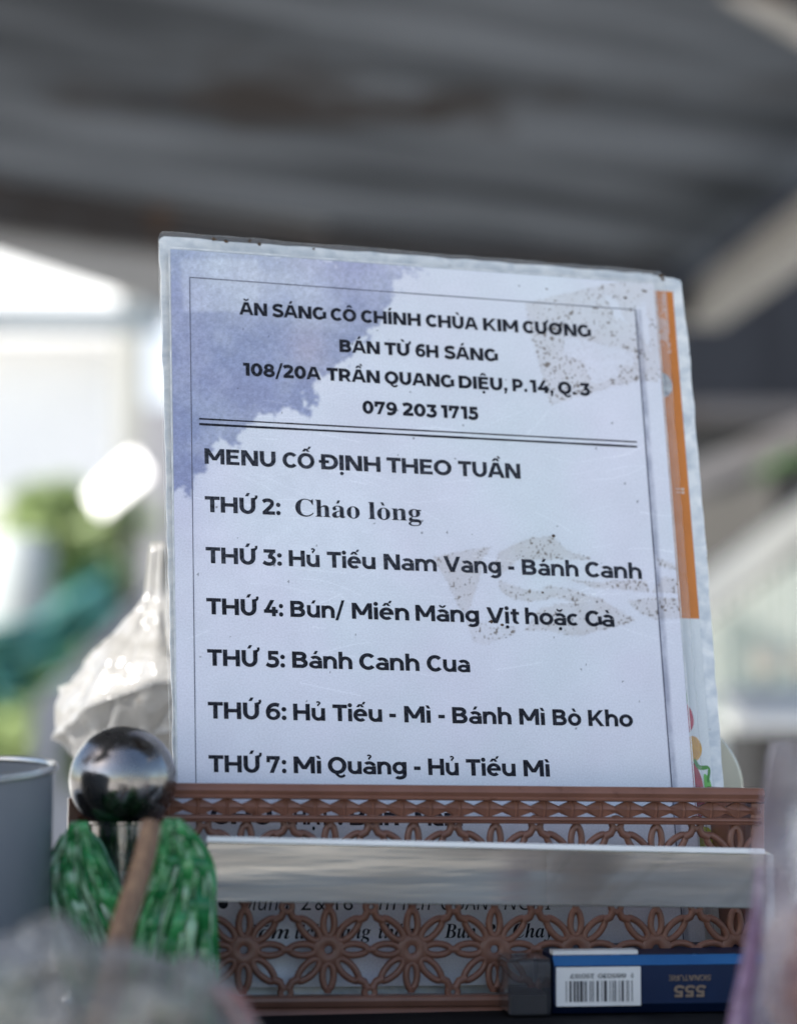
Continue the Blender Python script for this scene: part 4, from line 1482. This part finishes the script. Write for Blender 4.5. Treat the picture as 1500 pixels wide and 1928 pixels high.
b_.add([(0, y, z) for z, y in prof] + [(LN, y, z) for z, y in prof], [tuple(range(n)), tuple(range(2 * n - 1, n - 1, -1))] + [(n + i, n + (i + 1) % n, (i + 1) % n, i) for i in range(n) if i != 1])
o = b_.build('body', M_navy, pack)
MB().hexa([(.0002, HT - BV + .0001, .00006), (LN - .0002, HT - BV + .0001, .00006), (LN - .0002, HT - .0001, -BV + .00016), (.0002, HT - .0001, -BV + .00016)],
          [(.0002, HT - BV - .0003, -.0006), (LN - .0002, HT - BV - .0003, -.0006), (LN - .0002, HT - .0006, -BV - .0006), (.0002, HT - .0006, -BV - .0006)]).build('bevel_band', M_navy2, pack)
b2 = MB().add([(0, prof[1][1], 0), (LN, prof[1][1], 0), (LN, prof[2][1], -BV), (0, prof[2][1], -BV)], [(0, 1, 2, 3)])
M_lab = mat('label_paper', (.74, .73, .70), (.68, .67, .64), rough=.55, scale=60)
lb = MB().box(.0009, .0325, BV - .0006, HT - BV - .0004, .0001, .0005)
lb.build('barcode_label', M_lab, pack)
MB().box(.0006, .0325, HT + .0001, HT + .0016, -.012, -BV - .0004).build('label_fold', M_lab, pack)
bar = MB()
g = random.Random(21)
x = .0045
while x < .0292:
    w = g.choice([.00028, .00028, .0005, .0008, .0011])
    bar.box(x, x + w, .0046, .0122, .0006, .00064)
    x += w + g.choice([.0003, .0004, .0007, .0010])
bar.build('barcode', mat('barcode_ink', (.03, .03, .035), (.05, .05, .055), rough=.6, scale=100), pack)


def upside_text(name, words, y_top, cap, m_, s=120):
    """lettering turned half round on the pack face; words (text, x0, x1) left to right as seen"""
    mb = MB()
    for text, x0, x1 in words:
        shapes, w = word_shapes(text, s, s * .9)
        k = 0
        for shp in shapes:
            k += 1
            for q in shp:
                mb.add([(x1 - px * (x1 - x0) / w, y_top + 0 - (CAPH - py) * 0 - (cap - 0) + (CAPH - py) / CAPH * cap, .00072 + (k % 7) * 4e-6) for px, py in q], [tuple(range(len(q)))])
    return mb.build(name, m_, pack)


M_gold = mat('gold_ink', (.24, .17, .12), (.17, .12, .085), rough=.4, scale=80)
upside_text('barcode_digits', [('9', .0288, .0298), ('885030', .0165, .0270), ('250157', .0060, .0150)], .0148, .0016, mat('digit_ink', (.06, .06, .06), (.09, .09, .09), rough=.6, scale=80))
upside_text('pack_lettering', [('SIGNATURE', .0430, .0590)], .0139, .0020, M_gold)
upside_text('pack_lettering', [('555', .0450, .0570)], .0101, .0042, M_gold, 170)

# clear wrapper box left of the pack
CB = Matrix.Translation((at(957, 1920, .884).x, at(957, 1920, .884).y, CZ + .0006)) @ Matrix.Rotation(R(6.5), 4, 'Z') @ Matrix.Rotation(R(90), 4, 'X')
wr_ = empty('clear_box', CB, 'small clear smoky plastic box standing left of the blue pack', 'box')
bpy.context.view_layer.update()
M_smoke = mat('smoky_plastic', (.09, .09, .10), (.05, .05, .055), rough=.1, scale=60, coat=.8, clear=.62, bump=.0005, bump_scale=60)
MB().box(0, .0158, 0, .0200, -.03, 0).build('shell', M_smoke, wr_, bevel=.0014)
MB().box(.0012, .0146, .0004, .0074, -.027, -.002).build('inner_tray', mat('dark_tray', (.03, .026, .024), (.02, .018, .017), rough=.4, scale=40), wr_)
MB().box(.0002, .0156, .0200, .0207, -.0298, -.0003).build('lid', M_smoke, wr_, bevel=.0003)

# ================================================================ LEFT FOREGROUND
# steel post with a ball finial
bc_ = at(232, 1468, .882)
rb = 101 * .882 / FPX
M_chrome = mat('polished_steel', (.30, .285, .275), (.22, .21, .205), rough=.10, rough2=.34, scale=130, metal=1.0, bump=.0004, bump_scale=75, detail=7, spots=((.10, .085, .075), 110, .62))
po = empty('steel_shaker', (bc_.x, bc_.y, CZ), 'polished steel dispenser with a round ball lid, left of the menu', 'dispenser')
bpy.context.view_layer.update()
prof = [(.0, -.0162), (.0118, -.0162), (.0126, -.0158)]
prof += [(rb * math.sin(t), -rb * math.cos(t)) for t in np.linspace(.70, math.pi - .002, 30)]
o = MB().lathe(prof, 56).build('ball_lid', M_chrome, autosmooth=35)
o.location = bc_
wparent(o, po)
hgt = bc_.z - CZ
o = MB().lathe([(0, 0), (.021, 0), (.0215, .002), (.0215, .008), (.0140, .016), (.0122, .03), (.0116, hgt - .0175), (.0116, hgt - .0158), (.0, hgt - .0158)], 48).build('neck', M_chrome, autosmooth=35)
o.location = (bc_.x, bc_.y, CZ)
wparent(o, po)

# grey cup, leaning a little towards the viewer
cz_ = .842
cu_top = at(-92, 1449, cz_)
M_cup = mat('grey_enamel', (.165, .18, .20), (.135, .15, .17), rough=.45, scale=6, spec=.4, spots=((.1, .1, .1), 40, .7))
rim_r = 214 * cz_ / FPX
hc = cu_top.z - CZ
cup = empty('grey_cup', Matrix.Translation((cu_top.x, cu_top.y, CZ)) @ Matrix.Rotation(R(5.0), 4, 'X') @ Matrix.Rotation(R(-1.5), 4, 'Y'), 'matt grey blue metal cup with a bright rim at the left edge', 'cup')
bpy.context.view_layer.update()
MB().lathe([(0, .0015), (rim_r * .86, .0015), (rim_r * .885, .004), (rim_r * .985, hc), (rim_r * .965, hc), (rim_r * .86, .006), (0, .006)], 72).build('body', M_cup, cup, autosmooth=35)
ring = [(rim_r * math.cos(t) * .988, rim_r * math.sin(t) * .988, hc) for t in np.linspace(0, 2 * math.pi, 72, endpoint=False)]
MB().tube(ring, .0014, 10, closed=True).build('rim', mat('bright_steel', (.62, .62, .61), (.55, .55, .54), rough=.2, scale=20, metal=.9), cup, smooth=True)

# wooden stick
s0, s1 = at(284, 1556, .806), at(208, 1850, .778)
d_ = (s1 - s0)
pts = [s0 + d_ * t + Vector((.0006 * math.sin(t * 7), 0, 0)) for t in np.linspace(-.02, 1.35, 14)]
o = MB().tube(pts, [.0034 + .0013 * min(1, t * 1.2) for t in np.linspace(0, 1, 14)], 16).build('wooden_stick', mat('wood', (.26, .155, .085), (.15, .08, .045), rough=.55, scale=120, stretch=(4, 4, .4), detail=6, transl=0, spots=((.45, .32, .2), 20, .62)), autosmooth=50)
tag(o, 'brown wooden stick leaning in front of the steel dispenser', 'stick')


# green plastic bag: two gathered lobes, streaked green and pale
def streak_mat(name, c1, c2, c3, transl=.35, clear=0.0):
    m, nt, p, out = new_mat(name)
    L = nt.links.new
    tc = nt.nodes.new('ShaderNodeTexCoord')
    mp = nt.nodes.new('ShaderNodeMapping')
    mp.inputs['Scale'].default_value = (26, 1.5, 1)
    L(tc.outputs['UV'], mp.inputs[0])
    nz = nt.nodes.new('ShaderNodeTexNoise')
    nz.inputs['Scale'].default_value = 1.0; nz.inputs['Detail'].default_value = 5; nz.inputs['Distortion'].default_value = .6
    L(mp.outputs[0], nz.inputs[0])
    rp = nt.nodes.new('ShaderNodeValToRGB')
    e = rp.color_ramp.elements
    e[0].position = .33; e[0].color = (*c1, 1)
    e[1].position = .68; e[1].color = (*c3, 1)
    k = rp.color_ramp.elements.new(.52); k.color = (*c2, 1)
    L(nz.outputs[0], rp.inputs[0])
    L(rp.outputs[0], p.inputs['Base Color'])
    p.inputs['Roughness'].default_value = .16
    p.inputs['Coat Weight'].default_value = .8
    b = nt.nodes.new('ShaderNodeBump')
    b.inputs['Distance'].default_value = .0016
    L(nz.outputs[0], b.inputs['Height'])
    L(b.outputs[0], p.inputs['Normal'])
    t = nt.nodes.new('ShaderNodeBsdfTranslucent')
    L(rp.outputs[0], t.inputs[0])
    ms = nt.nodes.new('ShaderNodeMixShader'); ms.inputs[0].default_value = transl
    L(p.outputs[0], ms.inputs[1]); L(t.outputs[0], ms.inputs[2])
    L(ms.outputs[0], out.inputs[0])
    return m


M_green = streak_mat('green_plastic', (.004, .11, .03), (.03, .30, .07), (.50, .72, .50))
gb_ = empty('green_bag', at(250, 1915, .86), 'crinkled green plastic bag gathered around the steel dispenser', 'bag')
bpy.context.view_layer.update()


def lobe(name, spine, width, zc, bulge, seed, m_, tilt=0.0):
    cr_ = Crumple(seed, 8)
    sp = [np.array(p, float) for p in spine]
    n = len(sp)

    def f(u, v):
        c = smooth_row(spine, v)
        a = 2 * math.pi * u
        cs, sn = math.cos(a), math.sin(a)
        fold = 1 + .10 * math.sin(a * 7 + 5 * v + 2 * math.sin(5 * v)) + .07 * math.sin(a * 19 - 9 * v) + .05 * math.sin(a * 31 + 13 * v) + .22 * cr_(u * 2, v * 1.2)
        return at(c[0] + c[2] * cs * fold + tilt * sn, c[1] + 6 * math.sin(a * 5), zc + bulge * (c[2] / 100) * sn * fold)
    o_ = sheet(name, f, 220, 120, m_)
    return wparent(o_, gb_)


# spine rows: centre px, centre py, half width
lobe('left_fold', [(152, 1552, 5), (165, 1600, 30), (172, 1680, 50), (195, 1770, 66), (230, 1850, 74), (255, 1945, 76)], 0, .868, .018, 4, M_green)
lobe('right_fold', [(322, 1552, 5), (338, 1592, 26), (338, 1650, 40), (325, 1740, 60), (312, 1830, 74), (310, 1945, 78)], 0, .858, .016, 12, M_green)

def strand_mat():
    m, nt, p, out = new_mat('green_strands')
    L = nt.links.new
    gi = nt.nodes.new('ShaderNodeNewGeometry')
    rp = nt.nodes.new('ShaderNodeValToRGB')
    e = rp.color_ramp.elements
    e[0].position = 0; e[0].color = (.02, .22, .07, 1)
    e[1].position = 1; e[1].color = (.78, .90, .78, 1)
    for pos, c in ((.3, (.05, .38, .11)), (.58, (.13, .52, .19)), (.78, (.45, .72, .46))):
        k = rp.color_ramp.elements.new(pos); k.color = (*c, 1)
    L(gi.outputs['Random Per Island'], rp.inputs[0])
    L(rp.outputs[0], p.inputs['Base Color'])
    p.inputs['Roughness'].default_value = .18
    p.inputs['Coat Weight'].default_value = .8
    t = nt.nodes.new('ShaderNodeBsdfTranslucent')
    L(rp.outputs[0], t.inputs[0])
    ms = nt.nodes.new('ShaderNodeMixShader'); ms.inputs[0].default_value = .4
    L(p.outputs[0], ms.inputs[1]); L(t.outputs[0], ms.inputs[2])
    L(ms.outputs[0], out.inputs[0])
    return m


M_strand = strand_mat()


def strands(name, ctrl, n, z0, zr, seed):
    """thin crinkled plastic strips that follow rows of (left x, right x, y)"""
    g = random.Random(seed)
    mb = MB()
    for _ in range(n):
        f0 = g.uniform(-.1, 1.1) if g.random() < .12 else g.random(); f1 = f0 + g.gauss(0, .13)
        zz = z0 + g.uniform(-zr, zr)
        w0 = g.uniform(8, 15) if g.random() < .13 else g.uniform(1.2, 4.5)
        ph = g.uniform(0, 6.3); k = g.uniform(3, 9)
        ts = g.uniform(0, .12); te = g.uniform(.85, 1)
        vs, fs = [], []
        N = 26
        for i in range(N):
            t = ts + (te - ts) * i / (N - 1)
            xl, xr, y = smooth_row(ctrl, t)
            f = f0 + (f1 - f0) * t
            x = xl + (xr - xl) * f + 2.0 * math.sin(k * t * 2 + ph)
            w = w0 * (.35 + .65 * math.sin(math.pi * min(1, .15 + t * .85)))
            tw = .55 * math.sin(k * t * 1.2 + ph * 2)
            dzv = .0025 * math.sin(k * 1.7 * t * 3 + ph)
            vs.append(at(x - w * math.cos(tw), y, zz + dzv - w * math.sin(tw) * .0002))
            vs.append(at(x, y + 1, zz + dzv - .0007))
            vs.append(at(x + w * math.cos(tw), y, zz + dzv + w * math.sin(tw) * .0002))
        for i in range(N - 1):
            for c in (0, 1):
                fs.append((i * 3 + c, i * 3 + c + 1, i * 3 + c + 4, i * 3 + c + 3))
        mb.add(vs, fs)
    return wparent(mb.build(name, M_strand, smooth=True), gb_)


strands('left_strands', [(140, 158, 1545), (112, 182, 1600), (100, 214, 1670), (112, 262, 1750), (150, 310, 1850), (190, 345, 1950)], 170, .842, .008, 41)
strands('right_strands', [(314, 334, 1540), (304, 366, 1580), (290, 391, 1640), (248, 392, 1730), (222, 390, 1830), (205, 392, 1950)], 210, .832, .008, 42)

# thin red ribbon at the bag's right edge
rp_ = [at(372, 1678, .852), at(381, 1705, .850), at(388, 1735, .848), at(385, 1765, .848), at(380, 1800, .848), at(378, 1850, .849)]
o = MB().tube(rp_, [.0006, .0010, .0012, .0010, .0008, .0006], 8, flat=.4).build('red_ribbon', mat('red_plastic', (.5, .02, .015), (.38, .012, .01), rough=.35, scale=60), smooth=True)
tag(o, 'thin red ribbon between the green bag and the basket', 'ribbon')

# clear plastic bag in the near foreground, lower left
crA = Crumple(31, 9)
M_cl = mat('clear_bag_plastic', (.52, .51, .49), (.24, .22, .21), rough=.22, scale=14, coat=.5, clear=.36, transl=.2, bump=.004, bump_scale=60, detail=5)


def foil(u, v):
    tops = [(-120, 1720), (-40, 1775), (40, 1752), (105, 1722), (150, 1735), (190, 1775), (260, 1782), (330, 1808), (380, 1800), (430, 1858), (470, 1890), (520, 1975)]
    x, y = smooth_row(tops, u)
    ang = v * math.pi * .95
    yy = y + (1 - math.cos(ang)) * .5 * (2120 - y)
    z = .655 - .05 * math.sin(ang) + .012 * crA(u * 1.3, v)
    return at(x + 26 * crA(v * 1.5, u), yy + 22 * crA(u * 1.8, v * 1.7) * min(1, .35 + v * 3), z + .012 * crA(u * 2.6, v * 2.2))


o = sheet('clear_bag', foil, 160, 110, M_cl)
tag(o, 'blurred clear grey plastic bag in the lower left corner', 'bag')
o = MB().tube([at(405, 1862, .70), at(440, 1885, .695), at(462, 1925, .69), at(470, 1975, .69)], [.002, .0035, .0035, .002], 10).build('red_tie', mat('dull_red', (.38, .05, .045), (.3, .03, .03), rough=.4, scale=20), smooth=True)
tag(o, 'dull red tip showing beside the clear plastic bag', 'tie')
o = MB().lathe([(0, -.012), (.008, -.010), (.011, 0), (.008, .010), (0, .012)], 24).build('green_leaf_bundle', M_leaf_g, smooth=True)
o.scale = (1, .8, 1.3)
o.location = at(6, 1905, .72)
tag(o, 'green lump half hidden by the clear bag at the left corner', 'leaf bundle')

# white crumpled bag behind the menu
crB = Crumple(17, 9)
crB2 = Crumple(23, 9)
M_wbag = mat('white_plastic', (.50, .495, .485), (.34, .33, .31), rough=.16, scale=30, stretch=(1, 1, .5), coat=.8, transl=.5, bump=.0022, bump_scale=75, detail=5, lo=.42, hi=.75, spots=((.25, .22, .19), 38, .68), dist=1.5)
prW = [(1026, 5), (1038, 22), (1080, 27), (1125, 34), (1160, 60), (1200, 94), (1240, 140), (1280, 172), (1322, 197), (1370, 190), (1420, 165), (1470, 140), (1530, 150), (1680, 170), (1800, 170)]


def wbag(u, v):
    y, r = smooth_row(prW, v)
    a = 2 * math.pi * u
    up_v = max(0.0, 1 - v / .62)
    fold = 1 + (.03 + .05 * up_v) * math.sin(a * 8 + 2.5 * math.sin(5 * v)) + (.015 + .03 * up_v) * math.sin(a * 19 + 4 * v) + .05 * crB(u * 1.2, v * 1.8) + .03 * crB2(u * 3, v * 2)
    fold += .10 * (1 - abs(math.sin(v * 21 + 1.4 * math.sin(a * 1.5 + .5)))) ** 3 * (v > .5)
    fold -= .06 * (1 - abs(math.sin(a * 5 + 3.2 * v + 1.1 * math.sin(v * 9)))) ** 6
    yy = y + 9 * crB(v * 2, u * 2) + (14 * math.sin(a * 2 + 1) if y > 1250 else 0)
    return at(304 + r * math.cos(a) * fold, yy, 1.13 + r / FPX * 1.1 * math.sin(a) * fold)


o = sheet('white_bag', wbag, 200, 150, M_wbag)
tag(o, 'crumpled white plastic bag with a twisted neck, left behind the menu', 'bag')

# cream lid standing behind the right edge
cl_c = at(1252, 1500, 1.022)
M_cream_p = mat('cream_plastic', (.66, .62, .48), (.60, .56, .43), rough=.35, scale=8, coat=.3, spots=((.15, .12, .08), 60, .76))
Rl = 153 * 1.022 / FPX
ld = [(0, -.003), (Rl * .96, -.003), (Rl, -.0015), (Rl, .002), (Rl * .97, .0035), (Rl * .8, .0038), (0, .0055)]
o = MB().lathe(ld, 96).build('cream_lid', M_cream_p, autosmooth=30)
o.matrix_world = Matrix.Translation(cl_c) @ Matrix.Rotation(R(14), 4, 'Z') @ Matrix.Rotation(R(98), 4, 'X') @ Matrix.Scale(1.0, 4)
tag(o, 'round cream plastic lid standing behind the lower right of the menus', 'lid')

# ================================================================ RIGHT FOREGROUND
crC = Crumple(55, 9)
M_lil = mat('lilac_bag_plastic', (.86, .82, .87), (.36, .27, .35), rough=.2, scale=38, stretch=(1, 1, .5), coat=.8, clear=.76, lo=.42, hi=.62, transl=.25, bump=.004, bump_scale=70, detail=6)
M_pur = streak_mat('purple_plastic', (.36, .16, .34), (.56, .36, .55), (.90, .84, .90), .35)  # palest streak colour stands for white glints on the plastic
pb = empty('purple_bag', at(1500, 1950, .745), 'lilac and purple plastic bag of brown food, blurred at the right edge', 'bag')
bpy.context.view_layer.update()
ZB = .745


def lil(u, v):
    left = [(1395, 1452), (1470, 1438), (1540, 1428), (1610, 1412), (1640, 1432), (1720, 1424), (1800, 1412), (1880, 1402), (1990, 1388)]
    t = v * (len(left) - 1)
    i = min(int(t), len(left) - 2)
    fr = t - i
    y = left[i][0] * (1 - fr) + left[i + 1][0] * fr
    x0 = left[i][1] * (1 - fr) + left[i + 1][1] * fr
    ang = u * math.pi * 1.0
    w = 150
    th = .004 + .030 * min(1, max(0, (y - 1560) / 160))
    return at(x0 + w * (1 - math.cos(ang)) + 5 * crC(u, v), y + 8 * crC(v, u), ZB - th * math.sin(ang) + .003 * crC(u * 1.5, v * 1.5))


wparent(sheet('film', lil, 70, 110, M_lil), pb)


def pleat(u, v):
    left = [(1630, 1430, 14), (1700, 1424, 18), (1760, 1412, 26), (1830, 1398, 36), (1900, 1382, 44), (1990, 1366, 50)]
    t = v * (len(left) - 1)
    i = min(int(t), len(left) - 2)
    fr = t - i
    y, x0, w = [left[i][k] * (1 - fr) + left[i + 1][k] * fr for k in range(3)]
    return at(x0 - 8 + w * u + 2 * crC(v, u), y + 3 * crC(v * 2, u), ZB - .008 - .012 * math.sin(u * math.pi) + .004 * crC(u * .8, v * 3))


wparent(sheet('pleat', pleat, 30, 80, M_pur), pb)


def foodpt(u, v):
    a = 2 * math.pi * u
    b = math.pi * v
    r = 1 + .12 * crC(u, v)
    return at(1528 + 95 * math.sin(b) * math.cos(a) * r, 1830 - 150 * math.cos(b) * r, ZB + .004 + .02 * math.sin(b) * math.sin(a) * r)


o = sheet('brown_food', foodpt, 50, 40, mat('brown_food', (.30, .15, .075), (.16, .075, .04), rough=.6, scale=60, bump=.001, bump_scale=150))
tag(o, 'brown dried food seen dimly through the lilac plastic bag', 'food')
